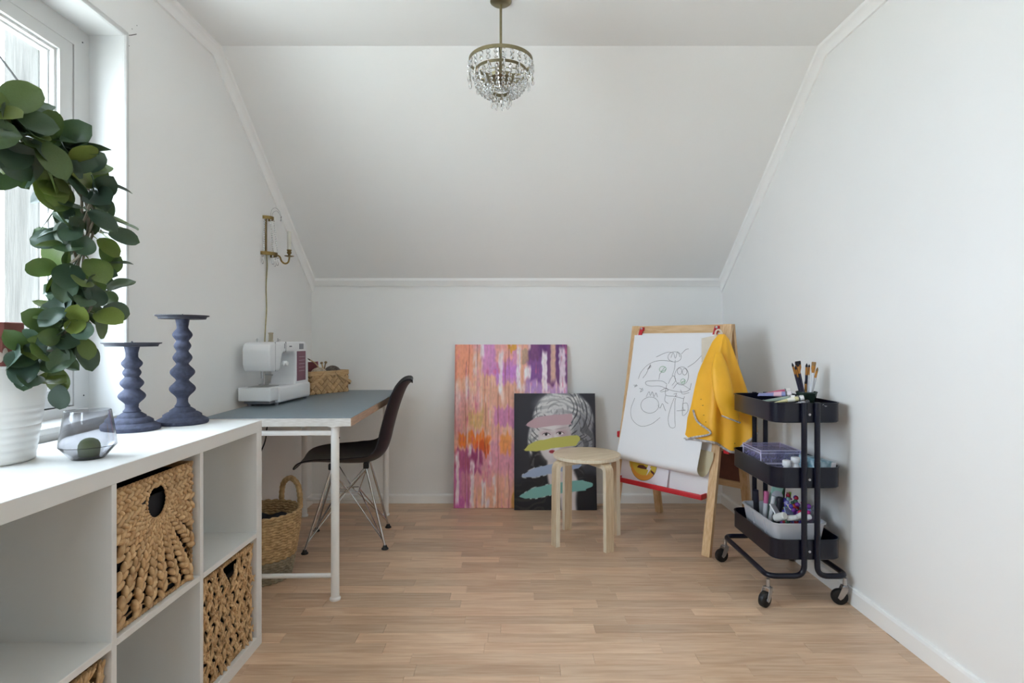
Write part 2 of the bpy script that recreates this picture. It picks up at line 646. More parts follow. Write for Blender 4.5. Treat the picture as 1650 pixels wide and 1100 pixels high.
FX = -1.40
mb = MB()   # reveal lining boards
mb.box(FX - 0.02, XL, WY1 - 0.006, WY1 + 0.004, WZ0, WZ1).box(FX - 0.02, XL, WY0 - 0.004, WY0 + 0.006, WZ0, WZ1).box(FX - 0.02, XL, WY0, WY1, WZ1 - 0.006, WZ1 + 0.004)
wpart(mb, 'reveal_lining', M['winpaint'], 0)
mb = MB()   # slim quarter-round casing at the opening's edge
for (a, b) in (((WY1 + 0.004, WZ0 - 0.01), (WY1 + 0.004, WZ1 + 0.006)), ((WY1 + 0.006, WZ1 + 0.004), (WY0 - 0.006, WZ1 + 0.004)), ((WY0 - 0.004, WZ1 + 0.006), (WY0 - 0.004, WZ0 - 0.01))):
    mb.tube([(XL + 0.001, a[0], a[1]), (XL + 0.001, b[0], b[1])], 0.010, 10)
wpart(mb, 'casing', M['winpaint'])
MBs = MB().rbox(FX - 0.03, XL + 0.016, WY0 - 0.02, WY1 + 0.012, WZ0 - 0.014, WZ0 + 0.004, 0.004)
wpart(MBs, 'window_sill', M['winpaint'])
wpart(MB().rbox(XL, XL + 0.010, WY0 - 0.02, WY1 + 0.012, WZ0 - 0.034, WZ0 - 0.013, 0.003), 'sill_apron', M['winpaint'])
mb = MB()
ringframe(mb, FX - 0.07, FX, WY0, WY1, WZ0, WZ1, 0.07, 0.035)
wpart(mb, 'window_frame', M['winpaint'], 0)
gy0, gy1, gz0, gz1 = WY0 + 0.07, WY1 - 0.07, WZ0 + 0.035, WZ1 - 0.055
mb = MB()
ringframe(mb, FX - 0.065, FX - 0.012, gy0, gy1, gz0, gz1, 0.006)
wpart(mb, 'gasket', M['dark_gap'], 0)
half = (gy0 + gy1) / 2
for (sa, sb) in ((gy0 + 0.004, half - 0.002), (half + 0.002, gy1 - 0.004)):
    mb = MB()
    ringframe(mb, FX - 0.06, FX - 0.002, sa, sb, gz0 + 0.004, gz1 - 0.004, 0.052)
    so = wpart(mb, 'sash', M['winpaint'], 0)
    mb = MB()
    ringframe(mb, FX - 0.052, FX - 0.014, sa + 0.052, sb - 0.052, gz0 + 0.056, gz1 - 0.056, 0.008)
    ringframe(mb, FX - 0.052, FX - 0.030, sa + 0.06, sb - 0.06, gz0 + 0.064, gz1 - 0.064, 0.006)
    mb.v = [tuple(IV @ Vector(p)) for p in mb.v]
    mb.build('glazing_bead', M['winpaint'], so, 0)
    mb = MB().box(FX - 0.046, FX - 0.042, sa + 0.05, sb - 0.05, gz0 + 0.054, gz1 - 0.054)
    mb.v = [tuple(IV @ Vector(p)) for p in mb.v]
    mb.build('pane', M['pane'], so, 0)
mb = MB().ell(T(FX + 0.0005, WY1 - 0.03, WZ0 + 0.065) @ SC(0.001, 0.003, 0.0025), 8, 4)
mb.ell(T(FX + 0.0005, WY1 - 0.035, WZ1 - 0.045) @ SC(0.001, 0.003, 0.0025), 8, 4)
wpart(mb, 'screw_cover', M['dark_gap'])
mb = MB().box(-1.63, -1.545, 1.895, 1.92, 0.70, 2.2)
wpart(mb, 'outer_board', M['ext_wood'], 0)
wpart(MB().box(-1.655, -1.545, 1.865, 1.895, 0.70, 2.2), 'outer_board', M['ext_wood'], 0)
wpart(MB().box(-1.64, -1.545, WY0 - 0.14, WY0 - 0.02, 0.70, 2.2), 'outer_board', M['ext_wood'], 0)
wpart(MB().tube([(-1.60, 1.66, 2.02), (-1.60, 1.866, 1.875)], 0.0035, 8), 'stay_rod', M['dark_gap'])

# unseen ground outside, one storey down, kept pale to bounce light in
g = struct(MB().box(-40, 30, -40, 40, -3.1, -3.0).build('ground', M['ground'], smooth=0))

# ================================================================== shelving unit
KX0, KX1 = -1.2535, -0.8635     # back, front
KYE = 1.976                     # far end
KH, KO, KI, KC = 0.77, 0.038, 0.016, 0.335
SHZ = (KH - 2 * KO - KI) / 2    # cell height
shelf = thing('shelving_unit', 'white open cube shelving unit standing under the window', 'shelf', (KX0, 0, 0))
kx = KX1 - KX0
ky1 = KYE
cells = []
yy = ky1 - KO
for c in range(4):
    cells.append((yy - KC, yy))
    yy -= KC + KI
ky0 = yy + KI - KO
MB().rbox(0, kx, ky0, ky1, KH - KO, KH, 0.0012, 1).build('top_panel', M['white_lam'], shelf)
MB().rbox(0, kx, ky0, ky1, 0, KO, 0.0012, 1).build('base_panel', M['white_lam'], shelf)
for (a, b) in ((ky1 - KO, ky1), (ky0, ky0 + KO)):
    MB().rbox(0, kx - 0.0005, a, b, KO, KH - KO, 0.0012, 1).build('side_panel', M['white_lam'], shelf)
for c in range(3):
    a = cells[c][0] - KI
    MB().rbox(0.002, kx - 0.001, a, a + KI, KO, KH - KO, 0.0008, 1).build('divider', M['white_lam'], shelf)
for c in range(4):
    MB().rbox(0.002, kx - 0.001, cells[c][0], cells[c][1], KO + SHZ, KO + SHZ + KI, 0.0008, 1).build('shelf_board', M['white_lam'], shelf)
CELL_LO, CELL_HI = (KO, KO + SHZ), (KO + SHZ + KI, KH - KO)

# ================================================================== woven baskets
M['hyacinth'] = mat('dried_water_hyacinth', 'd6b68a', 0.6, hex2='b08a5e', vscale=55, vstretch=(1, 1, 1), objrand=0.10)
M['hyacinth_d'] = mat('darker_twisted_hyacinth', 'bd9868', 0.65, hex2='8c6c48', vscale=60, objrand=0.10)
M['liner'] = mat('black_fabric_liner', '1b1c22', 0.9)


def lobe(mb, p, d, w, l, th, nrm):
    """one flattened strand bulge at p pointing along d, nrm = outward normal"""
    z = Vector(d).normalized()
    n_ = Vector(nrm)
    n_ = (n_ - z * n_.dot(z)).normalized()
    x = n_.cross(z)
    Mx = Matrix((x, n_, z)).transposed().to_4x4()
    Mx.translation = Vector(p)
    mb.ell(Mx @ SC(w, th, l), 8, 4)


def braid(mb, path, w0, w1, nrm, step=0.62, tilt=0.62, th=0.55, rng=rnd):
    """plait: pairs of bulges laid herringbone fashion along a path whose half width runs w0..w1"""
    P = [Vector(p) for p in path]
    seg = [(P[i + 1] - P[i]).length for i in range(len(P) - 1)]
    tot = sum(seg)
    s, side = 0.0, 1
    nv = Vector(nrm)
    while s < tot:
        f = s / tot
        w = w0 + (w1 - w0) * f
        a = s
        i = 0
        while i < len(seg) - 1 and a > seg[i]:
            a -= seg[i]
            i += 1
        p = P[i].lerp(P[i + 1], min(1, a / max(seg[i], 1e-9)))
        d = (P[i + 1] - P[i]).normalized()
        q = nv.cross(d).normalized()
        dd = (d * math.cos(tilt) - q * side * math.sin(tilt))
        ww = w * rng.uniform(0.88, 1.12)
        lobe(mb, p + q * side * w * 0.42 + nv * w * 0.10 * rng.uniform(-1, 1), dd, ww * 0.50, ww * 1.05, ww * th, nrm)
        side = -side
        s += w * step
    return mb


def twist(mb, pts, r, pitch=2.2, rng=rnd, nrm=(1, 0, 0)):
    """two-ply twisted cord"""
    P = [Vector(p) for p in pts]
    for i in range(len(P) - 1):
        d = P[i + 1] - P[i]
        n_ = max(1, int(d.length / (r * pitch)))
        for k in range(n_):
            p = P[i].lerp(P[i + 1], (k + 0.5) / n_)
            z = d.normalized()
            q = Vector(nrm).cross(z)
            if q.length < 1e-4: q = Vector((0, 0, 1)).cross(z)
            lobe(mb, p, z + q.normalized() * 0.55, r * 0.95, r * 1.55, r * 0.95, nrm)
    return mb


def basket_root(label, cell, zr, dy=(0.008, 0.008), dz=(0.0, 0.022), xf=-0.008, depth=0.35):
    b = thing('storage_basket', label, 'basket', (KX1 + xf, (cell[0] + cell[1]) / 2, zr[0]))
    w = (cell[1] - cell[0]) / 2 - 0.010
    h = zr[1] - zr[0] - dz[1]
    # liner box (local x runs backwards = negative)
    mb = MB()
    t = 0.006
    xb = -depth
    mb.box(xb, -0.020, -w + 0.01, w - 0.01, 0.004, 0.012).box(xb, xb + t, -w + 0.01, w - 0.01, 0.012, h - 0.012)
    mb.box(-0.026, -0.020, -w + 0.01, w - 0.01, 0.012, h - 0.05)
    mb.box(xb + t, -0.026, -w + 0.01, -w + 0.01 + t, 0.012, h - 0.012).box(xb + t, -0.026, w - 0.01 - t, w - 0.01, 0.012, h - 0.012)
    mb.build('liner', M['liner'], b, 0)
    # woven sides and back: stacked cords
    for nm, p0, p1, nn in (('side_weave', (-0.012, -w + 0.004, 0), (xb, -w + 0.004, 0), (0, -1, 0)), ('side_weave', (-0.012, w - 0.004, 0), (xb, w - 0.004, 0), (0, 1, 0)), ('back_weave', (xb - 0.004, -w, 0), (xb - 0.004, w, 0), (-1, 0, 0))):
        mb = MB()
        k = 0
        while 0.008 + k * 0.016 < h:
            z = 0.008 + k * 0.016
            mb.tube([(p0[0], p0[1], z), (p1[0], p1[1], z)], 0.0085, 6)
            k += 1
        mb.build(nm, M['hyacinth_d'], b)
    mb = MB()
    for s in (-1, 1):
        twist(mb, [(-0.012, s * (w - 0.004), 0.004), (-0.012, s * (w - 0.004), h)], 0.0055)
    twist(mb, [(-0.010, -w, h - 0.003), (-0.010, w, h - 0.003)], 0.0065)
    twist(mb, [(xb, -w + 0.002, h - 0.003), (-0.01, -w + 0.002, h - 0.003)], 0.006, nrm=(0, 0, 1))
    twist(mb, [(xb, w - 0.002, h - 0.003), (-0.01, w - 0.002, h - 0.003)], 0.006, nrm=(0, 0, 1))
    twist(mb, [(-0.010, -w, 0.005), (-0.010, w, 0.005)], 0.0055)
    mb.build('rim_cord', M['hyacinth_d'], b)
    return b, w, h


def fan_basket(label, cell, zr):
    b, w, h = basket_root(label, cell, zr)
    rng = random.Random(5)
    hy, hz, hr = -0.005, h - 0.062, 0.041
    # hole edge
    mb = MB()
    ring = [(-0.006, hy + hr * 0.98 * math.cos(a), hz + hr * 1.05 * math.sin(a)) for a in [2 * PI * k / 28 for k in range(29)]]
    twist(mb, ring, 0.004)
    mb.build('handle_edge', M['hyacinth'], b)
    # radiating plaits, from level with the hole round underneath
    N = 14
    for k in range(N):
        a = R(-8 - 164 * k / (N - 1)) + rng.uniform(-0.015, 0.015)
        c, s = math.cos(a), math.sin(a)
        r0 = hr + 0.008
        t = 9
        if c > 1e-3: t = min(t, (w - 0.008 - hy) / c)
        if c < -1e-3: t = min(t, (-w + 0.008 - hy) / c)
        if s < -1e-3: t = min(t, (0.010 - hz) / s)
        mb = MB()
        braid(mb, [(-0.007, hy + c * r0, hz + s * r0), (-0.007, hy + c * t, hz + s * t)], 0.0095, 0.0135 + 0.0045 * min(1, t / 0.28), (1, 0, 0), step=0.78, tilt=0.5, rng=rng)
        mb.build('braid', M['hyacinth'], b, 75)
    # level plaits beside and above the hole
    for z, ya, yb in ((hz + 0.046, -w + 0.006, w - 0.006), (hz + 0.024, -w + 0.006, hy - hr - 0.004), (hz + 0.024, hy + hr + 0.004, w - 0.006), (hz + 0.002, -w + 0.006, hy - hr - 0.008), (hz + 0.002, hy + hr + 0.008, w - 0.006)):
        mb = MB()
        braid(mb, [(-0.008, ya, z), (-0.008, yb, z)], 0.0130, 0.0130, (1, 0, 0), step=0.78, tilt=0.5, rng=rng)
        mb.build('braid', M['hyacinth'], b, 75)
    # thin cords laddering the gaps low down
    mb = MB()
    for k in range(7):
        z = 0.022 + k * 0.017
        pts = [(-0.013 + 0.003 * math.sin(i * 1.9 + k), -w + 0.01 + (2 * w - 0.02) * i / 14, z + 0.004 * math.sin(i * 2.1 + k)) for i in range(15)]
        mb.tube(pts, 0.0022, 5)
    mb.build('ladder_cord', M['hyacinth_d'], b)
    return b


def mesh_basket(label, cell, zr, seed=3):
    b, w, h = basket_root(label, cell, zr, dz=(0, 0.018))
    rng = random.Random(seed)
    n = 13
    pitch = 2 * (w - 0.012) / (n - 1)
    yc = 0.012
    for k in range(n):
        y0 = -w + 0.012 + k * pitch
        top = h - 0.008 - (max(0.0, 0.075 - abs(y0 - yc) * 1.25))
        pts = []
        m_ = 20
        for i in range(m_ + 1):
            z = 0.008 + (top - 0.008) * i / m_
            ph = z / 0.046 * PI + k * PI
            pts.append((-0.008 + 0.004 * math.cos(z / 0.017 * PI + k), y0 + 0.33 * pitch * math.sin(ph) + rng.uniform(-0.001, 0.001), z))
        mb = MB()
        P = [Vector(p) for p in pts]
        acc = 0.0
        for i in range(len(P) - 1):
            d = P[i + 1] - P[i]
            q = Vector((1, 0, 0)).cross(d).normalized()
            for sgn in (-1, 1):
                lobe(mb, (P[i] + P[i + 1]) / 2 + q * sgn * 0.0035 + Vector((rng.uniform(-0.001, 0.002), 0, 0)), d + q * sgn * d.length * 0.22, 0.0044 * rng.uniform(0.85, 1.2), d.length * 1.3, 0.0045, (1, 0, 0))
        mb.build('weave_strand', M['hyacinth'], b, 75)
    mb = MB()
    for s in (-1, 1):
        braid(mb, [(-0.006, yc + s * 0.060, h - 0.006), (-0.006, yc + s * 0.008, h - 0.078)], 0.007, 0.007, (1, 0, 0), rng=rng)
    mb.build('handle_edge', M['hyacinth'], b)
    return b


fan_basket('woven hyacinth basket with plaits fanning out from a round handle hole, in the upper cube', cells[1], CELL_HI)
bk = mesh_basket('loosely woven hyacinth basket with a notched handle, in the end lower cube', cells[0], CELL_LO, 3)
# clear folder edges poking out of that basket
M['film'] = clear_film('clear_plastic_film', 'e8ecf4', 0.22, 0.15)
mesh_basket('loosely woven basket in the lower cube two along from the end basket', cells[2], CELL_LO, 9)
o = MB().box(-0.14, 0.0, -0.11, 0.09, 0, 0.002).build('plastic_folder', M['film'], None, 0)
o.location = (KX1 - 0.09, (cells[0][0] + cells[0][1]) / 2 + 0.02, 0.215)
o.rotation_euler = (0, R(-68), 0)
tag(o, 'clear plastic folder standing in the end woven basket', 'folder')

# ================================================================== things on the shelving unit
ZT = KH
M['iron'] = mat('dark_blue_cast_metal', '454a60', 0.78, hex2='34384a', vscale=90, bump=0.35, bscale=420)
M['iron_d'] = mat('blackened_plate', '30323d', 0.6, bump=0.15, bscale=300)


def candlestick(label, loc, h, beads, rb=0.078, rp=0.079):
    c = thing('candlestick', label, 'candlestick', loc, 0, 'turned dark blue candlesticks on the white shelving unit')
    prof = [(rb - 0.003, 0), (rb, 0.004), (rb - 0.001, 0.013), (rb - 0.014, 0.021), (rb - 0.020, 0.024), (rb - 0.021, 0.031), (rb - 0.032, 0.038), (rb - 0.039, 0.040), (rb - 0.040, 0.045), (rb - 0.049, 0.051), (rb - 0.056, 0.056)]
    z0 = 0.056
    zt = h - 0.012
    m_ = len(beads)
    neck = 0.0165
    ns = 110
    for i in range(1, ns):
        z = z0 + (zt - z0) * i / ns
        rr = neck + 0.0045 * (z - z0 > (zt - z0) * 0.9) * ((z - z0) / (zt - z0) - 0.9) / 0.1
        rr += 0.010 * max(0.0, 1 - (z - z0) / 0.018) ** 2
        for (f, r_, ht) in beads:
            a = min(1.0, abs(z - (z0 + (zt - z0) * f)) / (ht * 1.12))
            rr = max(rr, neck + (r_ - neck) * (0.5 + 0.5 * math.cos(a * PI)) ** 1.1)
        prof.append((rr, z))
    prof.append((0.021, zt))
    ok = [prof[0]]
    for p in prof[1:]:
        if p[1] >= ok[-1][1] - 1e-6: ok.append(p)
    MB().lathe(ok, 40).build('stem', M['iron'], c, 50)
    MB().lathe([(0.022, zt - 0.001), (rp - 0.010, zt), (rp - 0.007, zt + 0.007), (rp, zt + 0.009), (rp + 0.001, zt + 0.012), (rp - 0.006, zt + 0.012), (rp - 0.010, zt + 0.009), (0.004, zt + 0.009)], 48).build('candle_plate', M['iron_d'], c, 40)
    MB().lathe([(0.005, zt + 0.008), (0.005, zt + 0.010), (0.0006, zt + 0.017)], 10).build('candle_spike', M['iron_d'], c)
    return c


candlestick('taller dark blue candlestick with five turned beads beside the shorter one', (-1.090, 1.893, ZT), 0.357,
            [(0.10, 0.0165, 0.012), (0.205, 0.039, 0.032), (0.395, 0.037, 0.030), (0.56, 0.029, 0.024), (0.695, 0.0255, 0.020), (0.82, 0.0295, 0.024)])
candlestick('shorter dark blue candlestick with four turned beads beside the glass', (-1.167, 1.757, ZT), 0.268,
            [(0.10, 0.018, 0.012), (0.24, 0.037, 0.028), (0.44, 0.032, 0.024), (0.60, 0.025, 0.018), (0.74, 0.0285, 0.020)])

# smoky glass with a green candle stub
M['smoke'] = glass('smoky_glass', 'd6d6da', 0.0, 1.45)
gl = thing('glass_votive', 'smoky grey angular glass on the white shelving unit', 'glass', (-0.989, 1.335, ZT))
t = 0.002
outer = [(0.004, 0.0), (0.032, 0.0), (0.034, 0.002), (0.0575, 0.030), (0.0578, 0.034), (0.0455, 0.112)]
inner = [(0.0437, 0.1125), (0.0555, 0.034), (0.0552, 0.031), (0.031, 0.0055), (0.004, 0.005)]
MB().lathe(outer + inner, 56).build('bowl', M['smoke'], gl, 20)
M['green_wax'] = mat('green_wax', '5f6f3a', 0.6, var=0.15, vscale=40)
o = MB().lathe([(0.016, 0), (0.021, 0.002), (0.0225, 0.014), (0.0215, 0.027), (0.017, 0.036), (0.009, 0.041), (0.001, 0.0425)], 28).build('wax_stub', M['green_wax'])
o.location = (-0.987, 1.336, ZT + 0.0052)
tag(o, 'rounded olive green lump inside the smoky glass', 'candle')

# white pot, terracotta pot inside
M['white_glaze'] = mat('white_enamel', 'e8e8e6', 0.28)
pot = thing('plant_pot', 'white enamelled pot with ribbed lower half on the shelving unit', 'pot', (-1.182, 1.287, ZT))
pr = [(0.080, 0.0), (0.085, 0.003)]
H = 0.219
for i in range(60):
    z = 0.004 + (H - 0.008) * i / 59
    r_ = 0.085 + (0.114 - 0.085) * z / H
    if z < 0.125:
        r_ += 0.0022 * (abs(math.sin(z / 0.0165 * PI)) ** 0.5 - 0.5)
    pr.append((r_, z))
pr += [(0.116, H - 0.003), (0.1155, H), (0.1115, H - 0.001), (0.083, 0.008), (0.01, 0.007)]
MB().lathe(pr, 56).build('pot_body', M['white_glaze'], pot, 40)
M['terracotta'] = mat('red_terracotta', '7c423e', 0.75, hex2='8f544e', vscale=18)
M['limewash'] = mat('white_smear', 'c9b9b2', 0.9, var=0.2, vscale=40)
tp = thing('terracotta_pot', 'tall eight-sided red terracotta pot standing inside the white pot', 'pot', (-1.182, 1.287, ZT + 0.0075))
MB().lathe([(0.050, 0), (0.062, 0.27), (0.067, 0.275), (0.068, 0.306), (0.064, 0.308), (0.058, 0.304), (0.055, 0.26), (0.045, 0.01), (0.01, 0.008)], 8, a0=PI / 8).build('pot_body', M['terracotta'], tp, 20)
mb = MB()
for k in range(9):
    a = R(-62 + k * 9)
    rr = 0.0605
    mb.ell(T(rr * math.cos(a), rr * math.sin(a), 0.222 + 0.016 * math.sin(k * 1.7)) @ RZ(a) @ SC(0.0016, 0.006, 0.008 + 0.004 * (k % 3)), 9, 5)
mb.build('smear', M['limewash'], tp)

# ------------------------------------------------------------------ hoya trained round a hoop
m, nt, b = newmat('hoya_leaf')
oi = nt.nodes.new('ShaderNodeObjectInfo')
rp = nt.nodes.new('ShaderNodeValToRGB')
els = rp.color_ramp.elements
els[0].position, els[0].color = 0.0, lin('465c50')
els[1].position, els[1].color = 1.0, lin('8a9a4a')
for p_, c_ in ((0.45, '506856'), (0.65, '58744e'), (0.84, '7a9050')):
    e_ = els.new(p_); e_.color = lin(c_)
nt.links.new(oi.outputs['Random'], rp.inputs[0])
tcn = nt.nodes.new('ShaderNodeTexCoord'); nzn = nt.nodes.new('ShaderNodeTexNoise'); nzn.inputs['Scale'].default_value = 30
nt.links.new(tcn.outputs['Object'], nzn.inputs['Vector'])
mxn = nt.nodes.new('ShaderNodeMix'); mxn.data_type = 'RGBA'; mxn.blend_type = 'MULTIPLY'; mxn.inputs['Factor'].default_value = 0.35
nt.links.new(rp.outputs[0], mxn.inputs['A']); nt.links.new(nzn.outputs['Fac'], mxn.inputs['B'])
nt.links.new(mxn.outputs['Result'], b.inputs['Base Color'])
b.inputs['Roughness'].default_value = 0.33
tl = nt.nodes.new('ShaderNodeBsdfTranslucent')
tl.inputs[0].default_value = lin('8c9c58')
ms = nt.nodes.new('ShaderNodeMixShader'); ms.inputs[0].default_value = 0.26
nt.links.new(b.outputs[0], ms.inputs[1]); nt.links.new(tl.outputs[0], ms.inputs[2])
nt.links.new(ms.outputs[0], nt.nodes['Material Output'].inputs[0])
M['leaf'] = m
M['stem'] = mat('woody_grey_stem', '8c8474', 0.8, hex2='6a6250', vscale=60)


def leaf_mesh(seed):
    rg = random.Random(seed)
    cup, bend = rg.uniform(0.02, 0.10), rg.uniform(-0.05, 0.22)
    wid = rg.uniform(0.31, 0.40)
    wav = rg.uniform(0, 0.02)
    nu, nv = 6, 9

    def surf(off):
        def fn(u, v):
            s = u * 2 - 1
            t = 0.03 + 0.97 * v
            ww = wid * (math.sin(PI * min(1, t ** 1.12)) ** 0.52) if 0 < t < 1 else 0.002
            ww = max(ww, 0.012)
            x = s * ww
            z = cup * (s * s) * ww * 3 - bend * t * t + wav * math.sin(t * 9 + s * 2) + 0.012 * abs(s)
            return (x, t, z + off * (1 - abs(s) ** 3) * math.sin(PI * min(max(v, 0.05), 0.97)))
        return fn
    mb = MB()
    mb.grid(surf(0.010), nu, nv)
    mb.grid(surf(-0.010), nu, nv)
    # close the rim
    n1 = (nu + 1) * (nv + 1)
    for j in range(nv):
        a = j * (nu + 1); c = a + nu + 1
        mb.f.append((a, c, n1 + c, n1 + a))
        a += nu; c += nu
        mb.f.append((a, n1 + a, n1 + c, c))
    mb.tube([(0, -0.16, 0.015), (0, -0.05, 0.004), (0, 0.05, 0.0)], [0.022, 0.02, 0.014], 5)
    return mb.mesh('leaf', M['leaf'], 60)


leaves = [leaf_mesh(s) for s in range(7)]
hoya = thing('hoya_plant', 'green hoya plant trained up a hoop in the white pot', 'plant', (-1.10, 1.28, 0.97))
HO = Vector(hoya.location)
hoop = [(-1.12, 1.30, 0.93), (-1.097, 1.28, 0.987), (-1.054, 1.27, 1.012), (-0.985, 1.27, 1.049), (-0.95, 1.27, 1.125), (-0.957, 1.26, 1.206), (-0.918, 1.24, 1.284), (-0.916, 1.22, 1.36), (-0.944, 1.18, 1.411), (-0.958, 1.12, 1.443), (-0.961, 1.05, 1.453), (-0.992, 1.0, 1.428), (-1.10, 1.05, 1.36), (-1.20, 1.14, 1.24), (-1.235, 1.2, 1.12), (-1.215, 1.26, 1.0), (-1.20, 1.28, 0.93)]
hp = smooth_path(hoop, 8)
lp = [p - HO for p in hp]
mb = MB()
mb.tube(lp, 0.0035, 7)
mb.build('support_hoop', M['stem'], hoya)
for ph in (0.0, 2.1, 4.2):
    pts = []
    for i, p in enumerate(lp):
        t = (lp[min(i + 1, len(lp) - 1)] - lp[max(0, i - 1)]).normalized()
        a1 = t.orthogonal().normalized(); a2 = t.cross(a1)
        an = i * 0.45 + ph
        pts.append(p + (a1 * math.cos(an) + a2 * math.sin(an)) * (0.011 + 0.004 * math.sin(i * 0.7 + ph)))
    MB().tube(pts, 0.0028, 6).build('stem', M['stem'], hoya)
lr = random.Random(12)
camv = Vector((0, 0, 1.045))
npth = len(lp)
for k in range(350):
    f = (k + lr.random()) / 350
    vis = f < 0.72
    if not vis and k % 5: continue
    i = min(npth - 2, max(2, int(f * (npth - 1))))
    p = lp[i].lerp(lp[i + 1], lr.random())
    t = (lp[i + 1] - lp[i - 1]).normalized()
    a1 = t.orthogonal().normalized(); a2 = t.cross(a1)
    an = lr.uniform(0, 2 * PI)
    out = a1 * math.cos(an) + a2 * math.sin(an)
    d = (out * lr.uniform(0.3, 1.0) + t * lr.uniform(-0.9, 0.9) + Vector((lr.gauss(0, 0.35), lr.gauss(0, 0.35), lr.uniform(-0.7, 0.5)))).normalized()
    base = p + out * lr.uniform(0.008, 0.040)
    L = lr.uniform(0.052, 0.074) * (1.25 if 0.5 < f < 0.68 else 1.0)
    wp = base + HO
    tip = wp + d * L
    if tip.x < -1.275 and tip.z < 0.83: continue
    if tip.z < 0.93 and f < 0.5: continue
    if tip.x < -1.06 and tip.z < 1.115 and tip.y < 1.36: continue
    if wp.x < -1.10 and wp.z < 1.10: continue
    # face normal: blend of the up direction, outward, and the open side of the room
    upv = (Vector((lr.gauss(0, 0.4), lr.gauss(0, 0.4), 1)) * lr.uniform(0.0, 0.8) + out * 0.5 + Vector((0.6, -0.7, 0)) * lr.uniform(-0.2, 1.3))
    yv = d
    zv = (upv - yv * upv.dot(yv)).normalized()
    xv = yv.cross(zv)
    Mx = Matrix((xv, yv, zv)).transposed().to_4x4()
    Mx.translation = base + d * 0.010
    o = link('leaf', lr.choice(leaves), hoya)
    o.matrix_local = Mx @ SC(L * lr.uniform(0.9, 1.15), L, L)
# trailing leaves below the pot rim
for (px, dd, L) in (((-1.035, 1.30, 0.985), (0.10, 0.0, -1), 0.062), ((-1.025, 1.30, 0.945), (-0.15, 0.02, -1), 0.060), ((-1.05, 1.26, 1.00), (1, -0.1, 0.1), 0.085), ((-1.04, 1.24, 1.0), (0.3, -0.1, 0.9), 0.06)):
    d = Vector(dd).normalized()
    upv = Vector((0.3, -1, 0.35))
    zv = (upv - d * upv.dot(d)).normalized(); xv = d.cross(zv)
    Mx = Matrix((xv, d, zv)).transposed().to_4x4(); Mx.translation = Vector(px) - HO
    o = link('leaf', leaves[1], hoya); o.matrix_local = Mx @ SC(L, L, L)

# ================================================================== desk
M['lino'] = mat('blue_grey_linoleum', '75838b', 0.42, var=0.03, vscale=30)
M['ply_edge'] = mat('white_scuffed_edge', 'dcdad6', 0.5, hex2='c4bfb8', vscale=16, vstretch=(2, 2, 30))
M['ply_side'] = wood('pale_ply_edge', 'a88c76', 'c4a98e', 0.4, 1, 7.0, 'object', 0.02)
M['white_tube'] = mat('white_powder_coat', 'ececea', 0.35)
DZ = 0.737
desk = thing('desk', 'desk with blue-grey top and white tube legs against the left wall', 'desk', (-0.640, 2.28, 0), R(2.05))
DW, DL = 0.590, 1.275      # local x -DW..0, y 0..DL
MB().rbox(-DW, 0, 0, DL, DZ - 0.0025, DZ, 0.0008, 1).build('desktop', M['lino'], desk)
MB().box(-DW + 0.001, -0.002, 0.001, DL - 0.001, DZ - 0.035, DZ - 0.0025).build('core_board', M['ply_edge'], desk, 0)
MB().box(-0.003, -0.0002, 0.0005, DL - 0.0005, DZ - 0.0348, DZ - 0.0022).build('edge_band', M['ply_side'], desk, 0)
lx0, lx1 = -0.553, -0.072
for ly in (0.030, DL - 0.135):
    for lx in (lx0, lx1):
        lg = MB().lathe([(0.0165, 0.012), (0.0165, DZ - 0.038)], 20, T(lx, ly, 0)).build('leg', M['white_tube'], desk)
        MB().lathe([(0.021, 0.0), (0.022, 0.003), (0.022, 0.008), (0.018, 0.013)], 20, T(lx, ly, 0)).build('foot', M['white_tube'], lg)
        MB().lathe([(0.018, DZ - 0.042), (0.030, DZ - 0.039), (0.030, DZ - 0.035)], 20, T(lx, ly, 0)).build('top_plate', M['white_tube'], lg)
        MB().lathe([(0.003, 0), (0.003, 0.003)], 8, T(lx + 0.015, ly, DZ - 0.085) @ RY(PI / 2)).build('set_screw', M['black_pl'], lg)
        MB().lathe([(0.0172, 0.10), (0.0172, 0.104)], 20, T(lx, ly, 0)).build('collar', M['white_tube'], lg)
    MB().rbox(lx0, lx1, ly - 0.009, ly + 0.009, DZ - 0.075, DZ - 0.055, 0.003).build('crossbar', M['white_tube'], desk)
    MB().tube([(lx0, ly, 0.098), (lx1, ly, 0.098)], 0.0095, 14).build('crossbar', M['white_tube'], desk)

# ================================================================== chair
M['shell'] = mat('black_moulded_shell', '17141a', 0.45, spec=0.4)
M['shell_b'] = M['shell']
chair = thing('shell_chair', 'black moulded shell chair on chrome wire base at the desk', 'chair', (-0.853, 2.998, 0), R(99.5))
prof = [(0.244, 0.408), (0.243, 0.417), (0.232, 0.427), (0.20, 0.436), (0.14, 0.437), (0.06, 0.430), (-0.02, 0.423), (-0.09, 0.423), (-0.145, 0.436), (-0.185, 0.468), (-0.208, 0.52), (-0.225, 0.59), (-0.246, 0.67), (-0.272, 0.75), (-0.296, 0.805), (-0.316, 0.828), (-0.328, 0.826)]
hw = [0.150, 0.165, 0.178, 0.195, 0.212, 0.225, 0.231, 0.231, 0.227, 0.218, 0.208, 0.200, 0.197, 0.192, 0.178, 0.155, 0.13]
sp = smooth_path([(a, b, c) for (a, b), c in zip(prof, hw)], 4)


